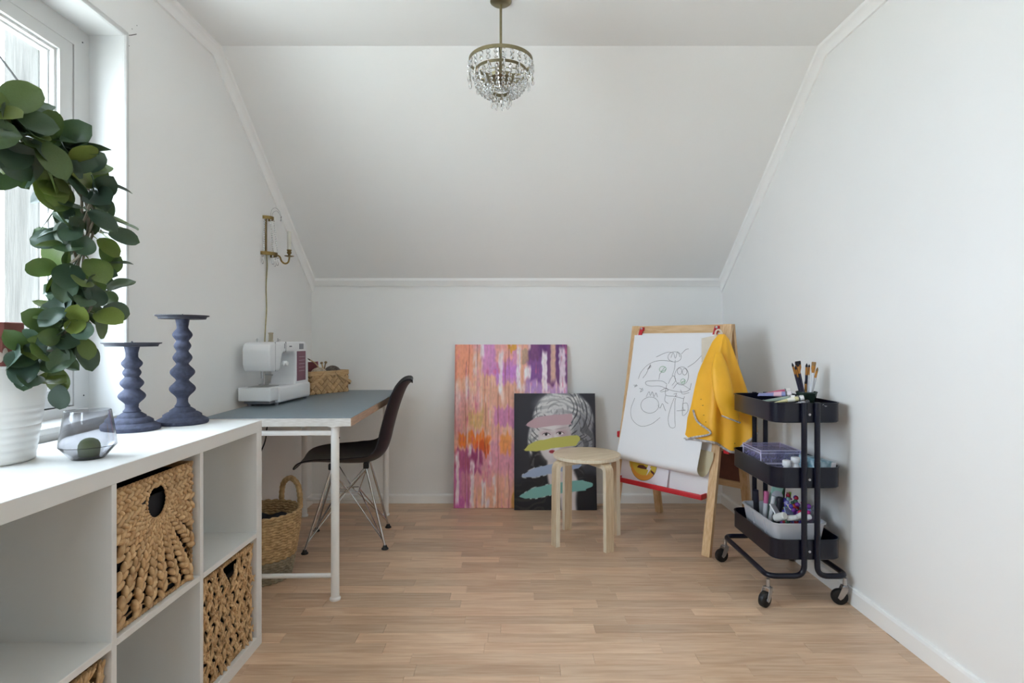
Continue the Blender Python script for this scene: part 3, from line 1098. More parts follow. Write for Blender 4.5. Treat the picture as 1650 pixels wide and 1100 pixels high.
def shell_fn(off):
    def fn(u, v):
        i = min(len(sp) - 1, int(round(v * (len(sp) - 1))))
        p = sp[i]
        q = sp[min(i + 1, len(sp) - 1)] - sp[max(i - 1, 0)]
        nrm = Vector((q.y, -q.x)).normalized()      # towards the sitter
        if nrm.y < -0.1 and v < 0.4: nrm = -nrm
        s = u * 2 - 1
        ramp = min(1, max(0, (v - 0.12) / 0.3)) * min(1, max(0, (0.98 - v) / 0.2))
        lift = (0.010 + 0.052 * ramp) * abs(s) ** 2.6
        yv, zv = p.x + nrm.x * (lift + off), p.y + nrm.y * (lift + off)
        return (s * p.z, yv, zv)
    return fn


# outward normal check: seat normal must be up, back normal forward (+y)
def shell_mesh():
    mb = MB()
    nu, nv = 22, len(sp) - 1
    P0, P1 = [], []
    for j in range(nv + 1):
        for i in range(nu + 1):
            p = sp[j]
            q = sp[min(j + 1, nv)] - sp[max(j - 1, 0)]
            # profile runs front lip -> seat (towards -y) -> back (up); left normal of (dy,dz) is (-dz... )
            nrm = Vector((q.y, -q.x))
            nrm.normalize()
            v = j / nv
            s = i / nu * 2 - 1
            ramp = min(1, max(0, (v - 0.10) / 0.3)) * min(1, max(0, (1.0 - v) / 0.18))
            lift = (0.006 + 0.050 * ramp) * abs(s) ** 2.6
            for off, L in ((0, P0), (-0.006, P1)):
                L.append((s * p.z, p.x + nrm.x * (lift + off), p.y + nrm.y * (lift + off)))
    fs = []
    w = nu + 1
    n0 = len(P0)
    for j in range(nv):
        for i in range(nu):
            a = j * w + i
            fs.append((a, a + 1, a + w + 1, a + w))
            fs.append((n0 + a, n0 + a + w, n0 + a + w + 1, n0 + a + 1))
    for j in range(nv):
        for a in (j * w, j * w + nu):
            fs.append((a, a + w, n0 + a + w, n0 + a))
    for i in range(nu):
        for a in (i, nv * w + i):
            fs.append((a, a + 1, n0 + a + 1, n0 + a))
    mb.add(P0 + P1, fs)
    return mb


shell_mesh().build('seat_shell', M['shell'], chair, 50)
feet = {}
for sx in (-1, 1):
    for sy in (-1, 1):
        foot = Vector((sx * 0.168, sy * 0.192, 0.014))
        mount = Vector((sx * 0.105, sy * 0.085 - 0.01, 0.398))
        lg = MB().tube([mount, foot], 0.0058, 10).build('leg', M['chrome'], chair)
        MB().lathe([(0.017, 0.0), (0.018, 0.004), (0.012, 0.010), (0.0085, 0.020)], 16, T(foot.x, foot.y, 0)).build('glide', M['black_pl'], lg)
        MB().rbox(mount.x - 0.014, mount.x + 0.014, mount.y - 0.014, mount.y + 0.014, 0.394, 0.424, 0.004).build('shock_mount', M['black_pl'], chair)
        low = foot + (mount - foot) * 0.07
        c1 = Vector((sx * 0.010, sy * 0.052, 0.262))
        c2 = Vector((sx * 0.052, sy * 0.010, 0.262))
        MB().tube([low, c1, Vector((-sx * 0.098, mount.y, 0.385))], 0.0032, 8).build('wire_strut', M['chrome'], chair)
        MB().tube([low + Vector((0.004, 0.004, 0)), c2, Vector((mount.x * 0.95, -sy * 0.085 - 0.01, 0.385))], 0.0032, 8).build('wire_strut', M['chrome'], chair)
sq = fillet_path([(0.052, 0.0, 0.262), (0.052, 0.052, 0.262), (-0.052, 0.052, 0.262), (-0.052, -0.052, 0.262), (0.052, -0.052, 0.262), (0.052, 0.0, 0.262)], 0.02, 4)
MB().tube(sq, 0.0034, 8).build('wire_ring', M['chrome'], chair)

# ================================================================== floor basket under the desk
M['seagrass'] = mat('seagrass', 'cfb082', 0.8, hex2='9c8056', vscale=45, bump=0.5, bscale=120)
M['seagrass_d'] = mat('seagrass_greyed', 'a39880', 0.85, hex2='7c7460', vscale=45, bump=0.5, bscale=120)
fb = thing('floor_basket', 'tall round seagrass basket with loop handles on the floor under the desk', 'basket', (-1.108, 2.535, 0))


def coil_body(mb, z0, z1, rfun, rope):
    nseg = 84
    zz = z0
    k = 0
    while zz < z1:
        r_ = rfun(zz)
        vs, fs = [], []
        for i in range(nseg):
            a = 2 * PI * i / nseg
            bulge = 1 + 0.36 * math.cos(a * nseg / 3 + (k % 2) * PI)
            for j in range(6):
                b_ = 2 * PI * j / 6
                vs.append(((r_ + rope * bulge * math.cos(b_)) * math.cos(a), (r_ + rope * bulge * math.cos(b_)) * math.sin(a), zz + rope * bulge * math.sin(b_) + 0.002 * math.sin(a * nseg / 3)))
        for i in range(nseg):
            i2 = (i + 1) % nseg
            for j in range(6):
                fs.append((i * 6 + j, i2 * 6 + j, i2 * 6 + (j + 1) % 6, i * 6 + (j + 1) % 6))
        mb.add(vs, fs)
        zz += rope * 1.75
        k += 1


rf = lambda z: 0.118 + 0.042 * min(1, z / 0.26) + 0.004 * math.sin(z * 12)
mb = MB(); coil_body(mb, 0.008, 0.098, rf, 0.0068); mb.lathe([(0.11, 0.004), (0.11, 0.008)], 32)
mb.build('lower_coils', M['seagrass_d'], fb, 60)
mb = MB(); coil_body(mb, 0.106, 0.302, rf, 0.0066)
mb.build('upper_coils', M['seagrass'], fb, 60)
for a in (R(62), R(242)):
    ca, sa = math.cos(a), math.sin(a)
    pts = smooth_path([(0.158 * ca - w_ * sa, 0.158 * sa + w_ * ca, z_) for w_, z_ in ((-0.062, 0.27), (-0.06, 0.33), (-0.045, 0.378), (0, 0.402), (0.045, 0.378), (0.06, 0.33), (0.062, 0.27))], 5)
    MB().tube(pts, [0.0115 + 0.0018 * (i % 2) for i in range(len(pts))], 9).build('handle', M['seagrass'], fb)
M['dark_cloth'] = mat('dark_grey_cloth', '34363e', 0.95, bump=0.3, bscale=200)
mb = MB()
mb.grid(lambda u, v: (0.138 * v * math.cos(2 * PI * u), 0.138 * v * math.sin(2 * PI * u), 0.014 * math.sin(5 * u * 2 * PI + 4 * v) * v + 0.012 * math.cos(9 * v)), 36, 8, wrap_u=True)
mb.lathe([(0.112, -0.22), (0.136, -0.01)], 36)
o = mb.build('folded_cloth', M['dark_cloth'])
o.location = (-1.108, 2.535, 0.240)
tag(o, 'dark grey cloth stuffed in the seagrass floor basket', 'cloth')

# ================================================================== sewing machine
M['mach_white'] = mat('white_machine_plastic', 'e9eaec', 0.32)
M['mach_red'] = mat('wine_red_panel', '7d4258', 0.35)
M['mach_grey'] = mat('grey_display', '7e8088', 0.3)
M['pale_print'] = mat('pale_print', 'd8c8cf', 0.6)
M['thread'] = mat('grey_beige_thread', 'a39c88', 0.8, bump=0.3, bscale=300)
M['cord_black'] = mat('black_cord', '121214', 0.5)
sm = thing('sewing_machine', 'white sewing machine with wine-red stitch panel on the desk', 'sewing machine', (-1.107, 2.634, DZ), R(86.5))
# local: x along the length (needle end 0), y = depth, front at y = 0, back at y = +0.165


def extrude_bevel(poly, d0, d1, r, seg=3):
    """polygon in (x,z) extruded over y with rounded edges"""
    bm = bmesh.new()
    va = [bm.verts.new((x, d0, z)) for x, z in poly]
    vb = [bm.verts.new((x, d1, z)) for x, z in poly]
    n = len(poly)
    bm.faces.new(va)
    bm.faces.new(vb[::-1])
    for i in range(n):
        bm.faces.new((va[i], vb[i], vb[(i + 1) % n], va[(i + 1) % n]))
    bmesh.ops.recalc_face_normals(bm, faces=bm.faces)
    bmesh.ops.bevel(bm, geom=bm.edges[:], offset=r, segments=seg, affect='EDGES', profile=0.5, clamp_overlap=True)
    return bm


arm = [(0.262, 0.080), (0.435, 0.080), (0.432, 0.20), (0.418, 0.275), (0.395, 0.300), (0.045, 0.300), (0.012, 0.292), (0.0, 0.262), (0.004, 0.195), (0.018, 0.163), (0.098, 0.160), (0.112, 0.178), (0.130, 0.240), (0.148, 0.250), (0.258, 0.250), (0.274, 0.236), (0.278, 0.12)]
MB().addbm(extrude_bevel(arm, 0.010, 0.142, 0.009)).build('body', M['mach_white'], sm, 60)
MB().addbm(extrude_bevel([(0.075, 0.010), (0.437, 0.010), (0.437, 0.088), (0.075, 0.088)], 0.0, 0.160, 0.012)).build('bed', M['mach_white'], sm, 60)
MB().addbm(extrude_bevel([(-0.004, 0.026), (0.078, 0.026), (0.078, 0.0885), (-0.004, 0.0885)], 0.004, 0.158, 0.005)).build('free_arm', M['mach_white'], sm, 60)
MB().box(0.02, 0.08, 0.02, 0.14, 0.012, 0.028).build('underside', M['mach_grey'], sm, 0)
for (fx, fy) in ((0.09, 0.02), (0.09, 0.14), (0.41, 0.02), (0.41, 0.14), (0.03, 0.12)):
    MB().lathe([(0.009, 0), (0.010, 0.012)], 12, T(fx, fy, 0)).build('foot', M['mach_grey'], sm)
p = MB().rbox(0.290, 0.392, 0.0075, 0.012, 0.100, 0.252, 0.0015, 1).build('stitch_panel', M['mach_red'], sm)
for k in range(5):
    MB().box(0.308, 0.376, 0.0068, 0.0078, 0.150 + k * 0.018, 0.1514 + k * 0.018).build('printed_line', M['pale_print'], p, 0)
MB().rbox(0.318, 0.368, 0.0082, 0.012, 0.262, 0.291, 0.0015, 1).build('display', M['mach_grey'], sm)
MB().rbox(0.205, 0.232, 0.0088, 0.011, 0.274, 0.281, 0.0008, 1).build('logo_mark', M['mach_grey'], sm)
mb = MB().box(0.150, 0.153, 0.0085, 0.012, 0.268, 0.292).box(0.166, 0.1675, 0.0085, 0.012, 0.25, 0.30)
mb.build('thread_slot', M['mach_grey'], sm, 0)
MB().box(0.058, 0.0588, 0.0092, 0.012, 0.163, 0.299).build('seam', M['mach_grey'], sm, 0)
mb = MB().tube([(0.058, 0.075, 0.175), (0.058, 0.075, 0.128)], 0.0045, 10).tube([(0.058, 0.075, 0.13), (0.058, 0.075, 0.093)], 0.0016, 8)
mb.tube([(0.076, 0.075, 0.175), (0.076, 0.075, 0.104)], 0.0045, 10)
mb.build('needle_bar', M['steel'], sm)
mb = MB().rbox(0.060, 0.092, 0.058, 0.092, 0.096, 0.101, 0.001, 1).tube([(0.076, 0.075, 0.10), (0.076, 0.075, 0.125)], 0.006, 10).tube([(0.045, 0.06, 0.14), (0.045, 0.06, 0.104), (0.062, 0.05, 0.099)], 0.002, 8)
mb.tube([(0.078, 0.07, 0.145), (0.105, 0.045, 0.142)], 0.003, 8)
mb.build('presser_foot', M['steel'], sm)
MB().rbox(0.03, 0.14, 0.03, 0.13, 0.088, 0.0905, 0.001, 1).build('needle_plate', M['steel'], sm)
mb = MB().lathe([(0.009, 0), (0.013, 0.004), (0.014, 0.018), (0.010, 0.026)], 16, T(0.150, 0.016, 0.195) @ RX(PI / 2) @ T(0, 0, -0.004))
mb.tube([(0.132, 0.004, 0.205), (0.124, 0.000, 0.19), (0.126, 0.002, 0.182)], 0.0025, 8)
mb.build('reverse_lever', M['mach_white'], sm)
sp_ = MB().lathe([(0.004, 0), (0.004, 0.052)], 10, T(0.165, 0.085, 0.299)).build('spool_pin', M['mach_white'], sm)
MB().lathe([(0.012, 0.0), (0.013, 0.004), (0.0105, 0.006), (0.0105, 0.038), (0.012, 0.040), (0.012, 0.044), (0.004, 0.045)], 20, T(0.165, 0.085, 0.301)).build('thread_spool', M['thread'], sm)
mb = MB().tube([(0.060, 0.10, 0.298), (0.060, 0.10, 0.312), (0.052, 0.095, 0.316)], 0.0018, 8).lathe([(0.006, 0), (0.006, 0.003)], 12, T(0.060, 0.10, 0.308))
mb.build('thread_guide', M['steel'], sm)
mb = MB().lathe([(0.011, 0), (0.011, 0.002)], 14, T(0.270, 0.10, 0.300)).tube([(0.270, 0.10, 0.30), (0.270, 0.10, 0.318)], 0.0025, 8).tube([(0.270, 0.10, 0.309), (0.285, 0.095, 0.309)], 0.002, 8)
mb.build('bobbin_winder', M['steel'], sm)
MB().lathe([(0.030, 0), (0.034, 0.004), (0.034, 0.014), (0.028, 0.018)], 24, T(0.430, 0.075, 0.205) @ RY(PI / 2)).build('handwheel', M['mach_white'], sm)
# cord hanging behind the desk (local coordinates follow the machine)
inv = (T(*sm.location) @ RZ(sm.rotation_euler.z)).inverted()
mb = MB().tube(smooth_path([tuple(inv @ Vector(q)) for q in ((-1.243, 3.068, 0.80), (-1.262, 3.10, 0.80), (-1.278, 3.10, 0.76), (-1.279, 3.06, 0.68), (-1.274, 2.98, 0.60), (-1.264, 2.93, 0.53), (-1.276, 2.89, 0.46), (-1.28, 2.86, 0.38), (-1.28, 2.84, 0.28))], 5), 0.0034, 8)
mb.build('power_cord', M['cord_black'], sm)

# ================================================================== splint basket with yarn
M['splint'] = wood('pale_wood_splint', 'b89262', 'd4b184', 0.5, 0, 9.0, 'object', 0.14)
M['splint_rim'] = wood('wood_splint_band', 'c39a68', 'd8b688', 0.45, 0, 9.0, 'object', 0.05)
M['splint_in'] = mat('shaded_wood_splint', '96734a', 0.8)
sb = thing('splint_basket', 'woven wood splint basket with folded-down handles on the desk corner', 'basket', (-1.126, 3.372, DZ), R(59))
bl, bw, bh = 0.29, 0.150, 0.125
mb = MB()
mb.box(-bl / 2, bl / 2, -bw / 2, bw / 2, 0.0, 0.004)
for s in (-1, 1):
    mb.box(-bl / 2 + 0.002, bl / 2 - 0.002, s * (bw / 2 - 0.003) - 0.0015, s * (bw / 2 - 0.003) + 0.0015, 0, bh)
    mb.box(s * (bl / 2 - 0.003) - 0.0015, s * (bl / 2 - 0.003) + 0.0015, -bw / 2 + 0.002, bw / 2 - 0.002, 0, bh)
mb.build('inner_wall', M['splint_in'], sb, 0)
# one diamond of splint: a bowed lozenge, longer one way
dg = 0.0195   # half diagonal


def splint_mesh():
    mb = MB()
    a, n = 0.0130, 4
    mb.grid(lambda u, v: ((u - 0.5) * 2 * a * 1.16, -0.0045 * math.sin(PI * u) - 0.0004, (v - 0.5) * 2 * a * 0.96), n, 1)
    mb.grid(lambda u, v: ((u - 0.5) * 2 * a * 1.16, 0.0012, (v - 0.5) * 2 * a * 0.96), n, 1)
    k = (n + 1) * 2
    for i in range(n):
        mb.f += [(i, i + 1, k + i + 1, k + i), (n + 1 + i, k + n + 1 + i, k + n + 2 + i, n + 2 + i)]
    mb.f += [(0, k, k + n + 1, n + 1), (n, n + 1 + n, k + n + 1 + n, k + n)]
    me = mb.mesh('splint', M['splint'], 40)
    return me


spm = splint_mesh()
for (Mside, L) in ((T(0, -bw / 2, 0), bl), (T(0, bw / 2, 0) @ RZ(PI), bl), (T(bl / 2, 0, 0) @ RZ(PI / 2), bw), (T(-bl / 2, 0, 0) @ RZ(-PI / 2), bw)):
    nx = int(round(L / (2 * dg)))
    px = L / nx
    for j in range(6):
        z = 0.010 + j * dg
        off = 0 if j % 2 else px / 2
        for i in range(nx + 1):
            x = -L / 2 + off + i * px
            if x > L / 2 + 1e-4 or x < -L / 2 - 1e-4: continue
            if abs(x) > L / 2 - dg * 0.45: continue
            o = link('splint', spm, sb)
            o.matrix_local = Mside @ T(x, -0.0005, z) @ RY(PI / 4 if (i + j) % 2 else -PI / 4)
mb = MB()
pts_o, pts_i = rrect(bl + 0.012, bw + 0.012, 0.018, 4), rrect(bl + 0.002, bw + 0.002, 0.014, 4)
n = len(pts_o)
vs = [(x, y, bh - 0.020) for x, y in pts_o] + [(x, y, bh + 0.006) for x, y in pts_o] + [(x, y, bh + 0.006) for x, y in pts_i] + [(x, y, bh - 0.020) for x, y in pts_i]
fs = []
for r_ in range(4):
    for i in range(n):
        fs.append((r_ * n + i, r_ * n + (i + 1) % n, ((r_ + 1) % 4) * n + (i + 1) % n, ((r_ + 1) % 4) * n + i))
mb.add(vs, fs)
mb.build('rim_band', M['splint_rim'], sb)
for s in (-1, 1):    # two bail handles folded down over the ends
    pts = smooth_path([(s * 0.035, -bw / 2 - 0.012, bh + 0.0), (s * 0.085, -bw / 2 - 0.018, bh - 0.035), (s * 0.15, -bw / 2 - 0.012, bh - 0.068), (s * 0.172, -bw / 4, bh - 0.078), (s * 0.176, 0, bh - 0.08), (s * 0.172, bw / 4, bh - 0.078), (s * 0.15, bw / 2 + 0.008, bh - 0.068), (s * 0.085, bw / 2 + 0.010, bh - 0.035), (s * 0.035, bw / 2 + 0.010, bh + 0.0)], 4)
    # flat strap: sweep a thin rectangle
    mb = MB()
    ring = []
    for i, q in enumerate(pts):
        t_ = (pts[min(i + 1, len(pts) - 1)] - pts[max(i - 1, 0)]).normalized()
        out = Vector((0.0 if abs(q.y) > bw / 2 else s, math.copysign(1, q.y) if abs(q.y) > bw / 4 else 0, 0))
        if out.length < 0.1: out = Vector((s, 0, 0))
        out = (out - t_ * out.dot(t_)).normalized()
        wd = t_.cross(out)
        ring.append([tuple(q + out * a + wd * b_) for a, b_ in ((-0.002, -0.008), (0.002, -0.008), (0.002, 0.008), (-0.002, 0.008))])
    vs = [p_ for r_ in ring for p_ in r_]
    fs = [(i * 4 + k, i * 4 + (k + 1) % 4, (i + 1) * 4 + (k + 1) % 4, (i + 1) * 4 + k) for i in range(len(ring) - 1) for k in range(4)]
    fs += [(0, 1, 2, 3), tuple(len(vs) - 4 + k for k in range(4))]
    mb.add(vs, fs)
    mb.build('handle', M['splint_rim'], sb)


def in_basket(o, x, y, z, rot=(0, 0, 0)):
    o.matrix_world = T(*sb.location) @ RZ(sb.rotation_euler.z) @ T(x, y, z) @ Euler(rot).to_matrix().to_4x4()
    return o


def yarn(label, hexc, hex2, r, pos, seed):
    m_ = mat('wool_' + hexc, hexc, 0.95, hex2=hex2, vscale=60, bump=0.4, bscale=200)
    rg = random.Random(seed)
    mb = MB()
    mb.ell(SC(r * 0.93, r * 0.93, r * 0.90), 24, 14)
    for k in range(26):
        ax = Vector((rg.gauss(0, 1), rg.gauss(0, 1), rg.gauss(0, 1))).normalized()
        a1 = ax.orthogonal().normalized(); a2 = ax.cross(a1)
        c_ = ax * r * rg.uniform(-0.5, 0.5)
        rr = math.sqrt(max(1e-6, r * r - c_.length_squared)) * 0.965
        mb.tube([c_ + (a1 * math.cos(t_) + a2 * math.sin(t_)) * rr for t_ in [2 * PI * i / 28 for i in range(28)]], 0.0022, 5, closed=True)
    o = mb.build('yarn_ball', m_)
    in_basket(o, *pos)
    return tag(o, label, 'yarn', 'yarn balls in the splint basket')


yarn('cream wool yarn ball in the wood splint basket', 'd8cbb8', 'b9a993', 0.052, (-0.032, -0.020, 0.098), 1)
yarn('grey-brown wool yarn ball in the wood splint basket', '857a72', '5f5650', 0.053, (0.087, 0.0, 0.103), 2)
M['maroon'] = mat('dark_maroon_card', '6a2a2e', 0.55)
M['pinkred'] = mat('crimson_edge', 'a02a50', 0.5)
bx = thing('craft_box', 'dark maroon flat box standing up in the splint basket behind the yarn', 'box')
in_basket(bx, -0.055, 0.045, 0.095)
bx.rotation_euler = (R(-6), 0, R(59))
MB().rbox(-0.07, 0.07, -0.011, 0.011, -0.085, 0.085, 0.0015, 1).build('box_body', M['maroon'], bx)
MB().rbox(0.066, 0.0715, -0.0115, 0.0115, -0.086, 0.0865, 0.001, 1).build('box_edge', M['pinkred'], bx)
M['needle_wood'] = mat('pale_varnished_wood', 'c2a47c', 0.45, var=0.1, vscale=50)
M['needle_dark'] = mat('olive_wood', '8c7450', 0.5)
for (a, b_, nm, lab, mm) in (((0.0, 0.010, 0.02), (0.062, 0.030, 0.175), 'knitting_needle', 'thick wooden knitting needle with ball end between the yarn balls', 'needle_dark'),
                             ((0.020, -0.028, 0.05), (0.040, 0.040, 0.172), 'knitting_needle', 'pale wooden knitting needle leaning between the yarn balls', 'needle_wood')):
    t_ = thing(nm, lab, 'needle')
    in_basket(t_, *a)
    d = Vector(b_) - Vector(a)
    MB().tube([(0, 0, 0), d], 0.0042, 10).build('shaft', M[mm], t_)
    MB().ell(T(*d) @ SC(0.009, 0.009, 0.008), 12, 6).build('ball_end', M['needle_dark'], t_)
t_ = thing('curved_tool', 'curved pale tool with dark tip sticking out of the splint basket', 'tool')
in_basket(t_, -0.050, -0.028, 0.09)
MB().tube(smooth_path([(0.03, 0.0, 0.0), (0.020, 0.005, 0.05), (-0.005, 0.012, 0.085), (-0.035, 0.02, 0.104)], 5), 0.0036, 8).build('handle', M['needle_wood'], t_)
MB().tube([(-0.035, 0.02, 0.104), (-0.055, 0.025, 0.117)], [0.004, 0.0015], 8).build('tip', M['black_pl'], t_)

# ================================================================== wall sconce
M['brass'] = mat('aged_brass', '8a7448', 0.36, 1.0, var=0.15, vscale=40)
M['crystal'] = glass('cut_crystal', 'f4f5f6', 0.0, 1.52)
M['ivory'] = mat('ivory_candle_sleeve', 'd9d6cb', 0.55)
M['goldcord'] = mat('gold_twist_cord', 'a89c70', 0.6, var=0.2, vscale=120)
sc = thing('wall_sconce', 'brass wall sconce with crystal strings and one candle arm on left wall', 'sconce', (XL, 2.99, 1.49))
MB().rbox(0.0, 0.006, -0.008, 0.008, 0.0, 0.195, 0.002, 1).build('back_bar', M['brass'], sc)


def half_band(mb, r, z0, z1, depth):
    n = 16
    o_, i_ = [], []
    for k in range(n + 1):
        a = -PI / 2 + PI * k / n
        o_.append((depth * math.cos(a), r * math.sin(a)))
        i_.append(((depth - 0.003) * math.cos(a), (r - 0.003) * math.sin(a)))
    vs = [(x, y, z) for z in (z0, z1) for x, y in o_] + [(x, y, z) for z in (z0, z1) for x, y in i_]
    m_ = n + 1
    fs = []
    for k in range(n):
        fs += [(k, k + 1, m_ + k + 1, m_ + k), (2 * m_ + k, 3 * m_ + k, 3 * m_ + k + 1, 2 * m_ + k + 1), (m_ + k, m_ + k + 1, 3 * m_ + k + 1, 3 * m_ + k), (k, 2 * m_ + k, 2 * m_ + k + 1, k + 1)]
    mb.add(vs, fs)


mb = MB(); half_band(mb, 0.036, 0.183, 0.200, 0.042); mb.box(0, 0.040, -0.003, 0.003, 0.190, 0.193)
mb.build('upper_band', M['brass'], sc)
mb = MB(); half_band(mb, 0.060, -0.006, 0.012, 0.060); mb.box(0, 0.058, -0.004, 0.004, 0.0, 0.004)
mb.build('lower_band', M['brass'], sc)
BEAD = MB()
BEAD.ell(SC(0.0052, 0.0032, 0.0058), 8, 3)


def bead_string(mb, p0, p1, n, r=0.0055, flat=0.62):
    p0, p1 = Vector(p0), Vector(p1)
    for k in range(n):
        p = p0.lerp(p1, (k + 0.5) / n)
        mb.ell(T(*p) @ RZ(k * 0.7) @ SC(r, r * flat, r), 8, 3)
    mb.tube([p0, p1], 0.0005, 4)


for (a) in (-75, -30, 20, 70):
    ca, sa = math.cos(R(a)), math.sin(R(a))
    mb = MB(); bead_string(mb, (0.040 * ca, 0.034 * sa, 0.184), (0.057 * ca, 0.056 * sa, 0.012), 15, 0.0046)
    mb.build('crystal_string', M['crystal'], sc, 0)


def drop(mb, p, L, r):
    Mx = T(*p)
    mb.lathe([(0.0012, 0), (r * 0.35, -L * 0.2), (r * 0.8, -L * 0.55), (r, -L * 0.75), (r * 0.7, -L * 0.92), (0.0006, -L)], 7, Mx)


for (a, zl) in ((-80, 0.0), (-30, 0.0), (20, 0.0), (60, 0.0)):
    ca, sa = math.cos(R(a)), math.sin(R(a))
    mb = MB(); bead_string(mb, (0.058 * ca, 0.058 * sa, -0.004), (0.058 * ca, 0.058 * sa, -0.020), 1, 0.006); drop(mb, (0.058 * ca, 0.058 * sa, -0.020), 0.034, 0.006)
    mb.build('crystal_drop', M['crystal'], sc, 0)
MB().tube(smooth_path([(0.05, 0.01, 0.004), (0.066, 0.02, -0.006), (0.074, 0.024, -0.028), (0.088, 0.03, -0.040), (0.104, 0.034, -0.034), (0.110, 0.036, -0.012), (0.110, 0.036, 0.0)], 5), 0.0045, 10).build('arm', M['brass'], sc)
AM = T(0.110, 0.036, 0)
MB().lathe([(0.005, -0.006), (0.022, -0.002), (0.025, 0.001), (0.022, 0.001), (0.008, 0.002), (0.006, 0.008), (0.011, 0.013), (0.012, 0.020), (0.009, 0.024), (0.012, 0.030), (0.013, 0.033), (0.009, 0.034)], 24, AM).build('drip_cup', M['brass'], sc)
MB().lathe([(0.010, 0.032), (0.0105, 0.124), (0.0085, 0.130), (0.004, 0.130)], 20, AM).build('candle_sleeve', M['ivory'], sc)
for (yy_, hh, xx) in ((-0.006, 0.048, 0.078), (0.012, 0.036, 0.070)):
    mb = MB()
    mb.tube(smooth_path([(0.030, yy_, 0.198), (0.034, yy_, 0.198 + hh * 0.7), (0.050, yy_ + 0.004, 0.198 + hh), (xx - 0.010, yy_ + 0.010, 0.198 + hh * 0.75), (xx, yy_ + 0.014, 0.198 + hh * 0.2)], 5), 0.0011, 6)
    wr = mb.build('wire_loop', M['steel'], sc)
    mb = MB(); bead_string(mb, (xx, yy_ + 0.014, 0.20 + hh * 0.2), (xx, yy_ + 0.014, 0.178), 2, 0.004); mb.build('crystal_string', M['crystal'], wr, 0)
MB().tube(smooth_path([(0.006, 0.0, 0.0), (0.006, 0.006, -0.06), (0.004, -0.002, -0.17), (0.004, 0.004, -0.28), (0.004, -0.012, -0.40), (0.004, -0.022, -0.52), (0.004, -0.02, -0.66), (0.004, -0.02, -0.72)], 5), 0.0030, 8).build('cord', M['goldcord'], sc)

# ================================================================== chandelier
M['antique'] = mat('antique_silver_brass', '8d8468', 0.38, 1.0, var=0.12, vscale=30)
ch = thing('chandelier', 'small antique crystal chandelier hanging on a rod from the ceiling', 'chandelier', (-0.042, 2.145, ZC))
MB().lathe([(0.040, 0.0), (0.040, -0.003), (0.033, -0.009), (0.018, -0.013), (0.008, -0.014)], 32).build('canopy', M['antique'], ch)
ZR1, ZR2, ZR3 = -0.233, -0.272, -0.345
R1, R2, R3 = 0.120, 0.098, 0.034
MB().tube([(0, 0, -0.008), (0, 0, ZR2 - 0.035)], 0.0048, 12).build('rod', M['antique'], ch)
MB().lathe([(0.006, ZR1 - 0.045), (0.010, ZR1 - 0.04), (0.010, ZR1 - 0.012), (0.006, ZR1 - 0.005)], 16).build('rod_sleeve', M['antique'], ch)


def band(r, z, h, t=0.003):
    mb = MB()
    mb.lathe([(r, z), (r, z + h), (r - t, z + h), (r - t, z), (r, z)], 56, cap0=False, cap1=False)
    return mb


band(R1, ZR1, 0.013).build('upper_ring', M['antique'], ch)
band(R2, ZR2, 0.010).build('middle_ring', M['antique'], ch)
band(R3, ZR3, 0.012).build('lower_ring', M['antique'], ch)
for k in range(3):
    a = 2 * PI * k / 3 + 0.5
    c_, s_ = math.cos(a), math.sin(a)
    MB().tube([(0, 0, ZR1 - 0.012), (R1 * c_ * 0.99, R1 * s_ * 0.99, ZR1 + 0.003)], 0.0022, 8).build('spoke', M['antique'], ch)
    MB().tube([(0, 0, ZR2 - 0.012), (R2 * c_ * 0.99, R2 * s_ * 0.99, ZR2 + 0.003)], 0.0022, 8).build('spoke', M['antique'], ch)
    MB().tube([(R3 * c_, R3 * s_, ZR3 + 0.010), (0.010 * c_, 0.010 * s_, ZR2 - 0.035)], 0.002, 8).build('spoke', M['antique'], ch)
mb = MB().lathe([(0.034, ZR2 - 0.030), (0.050, ZR2 - 0.022), (0.054, ZR2 - 0.012), (0.012, ZR2 - 0.010)], 32)
mb.build('lamp_holder_plate', M['antique'], ch)
# outer strings: two octagons, then a long pear drop
mb = MB()
for q in range(2):
    mb.ell(T(0, 0, -0.011 - q * 0.0185) @ SC(0.0055, 0.0090, 0.0095), 8, 3)
    mb.tube([(0, 0, -0.001 - q * 0.018), (0, 0, -0.003 - q * 0.018)], 0.0008, 4)
mb.lathe([(0.001, -0.040), (0.0030, -0.046), (0.0058, -0.062), (0.0068, -0.072), (0.0050, -0.080), (0.0008, -0.084)], 8)
outer_me = mb.mesh('crystal_pendant', M['crystal'], 0)
mb = MB()
for q in range(2):
    mb.ell(T(0, 0, -0.011 - q * 0.0185) @ SC(0.0055, 0.0090, 0.0095), 8, 3)
mb.tube([(0, 0, 0), (0, 0, -0.034)], 0.0008, 4)
short_me = mb.mesh('crystal_string', M['crystal'], 0)
for k in range(26):
    a = 2 * PI * k / 26
    o = link('crystal_pendant' if k % 2 == 0 else 'crystal_string', outer_me if k % 2 == 0 else short_me, ch)
    o.location = (R1 * math.cos(a), R1 * math.sin(a), ZR1)
    o.rotation_euler = (0, 0, a)
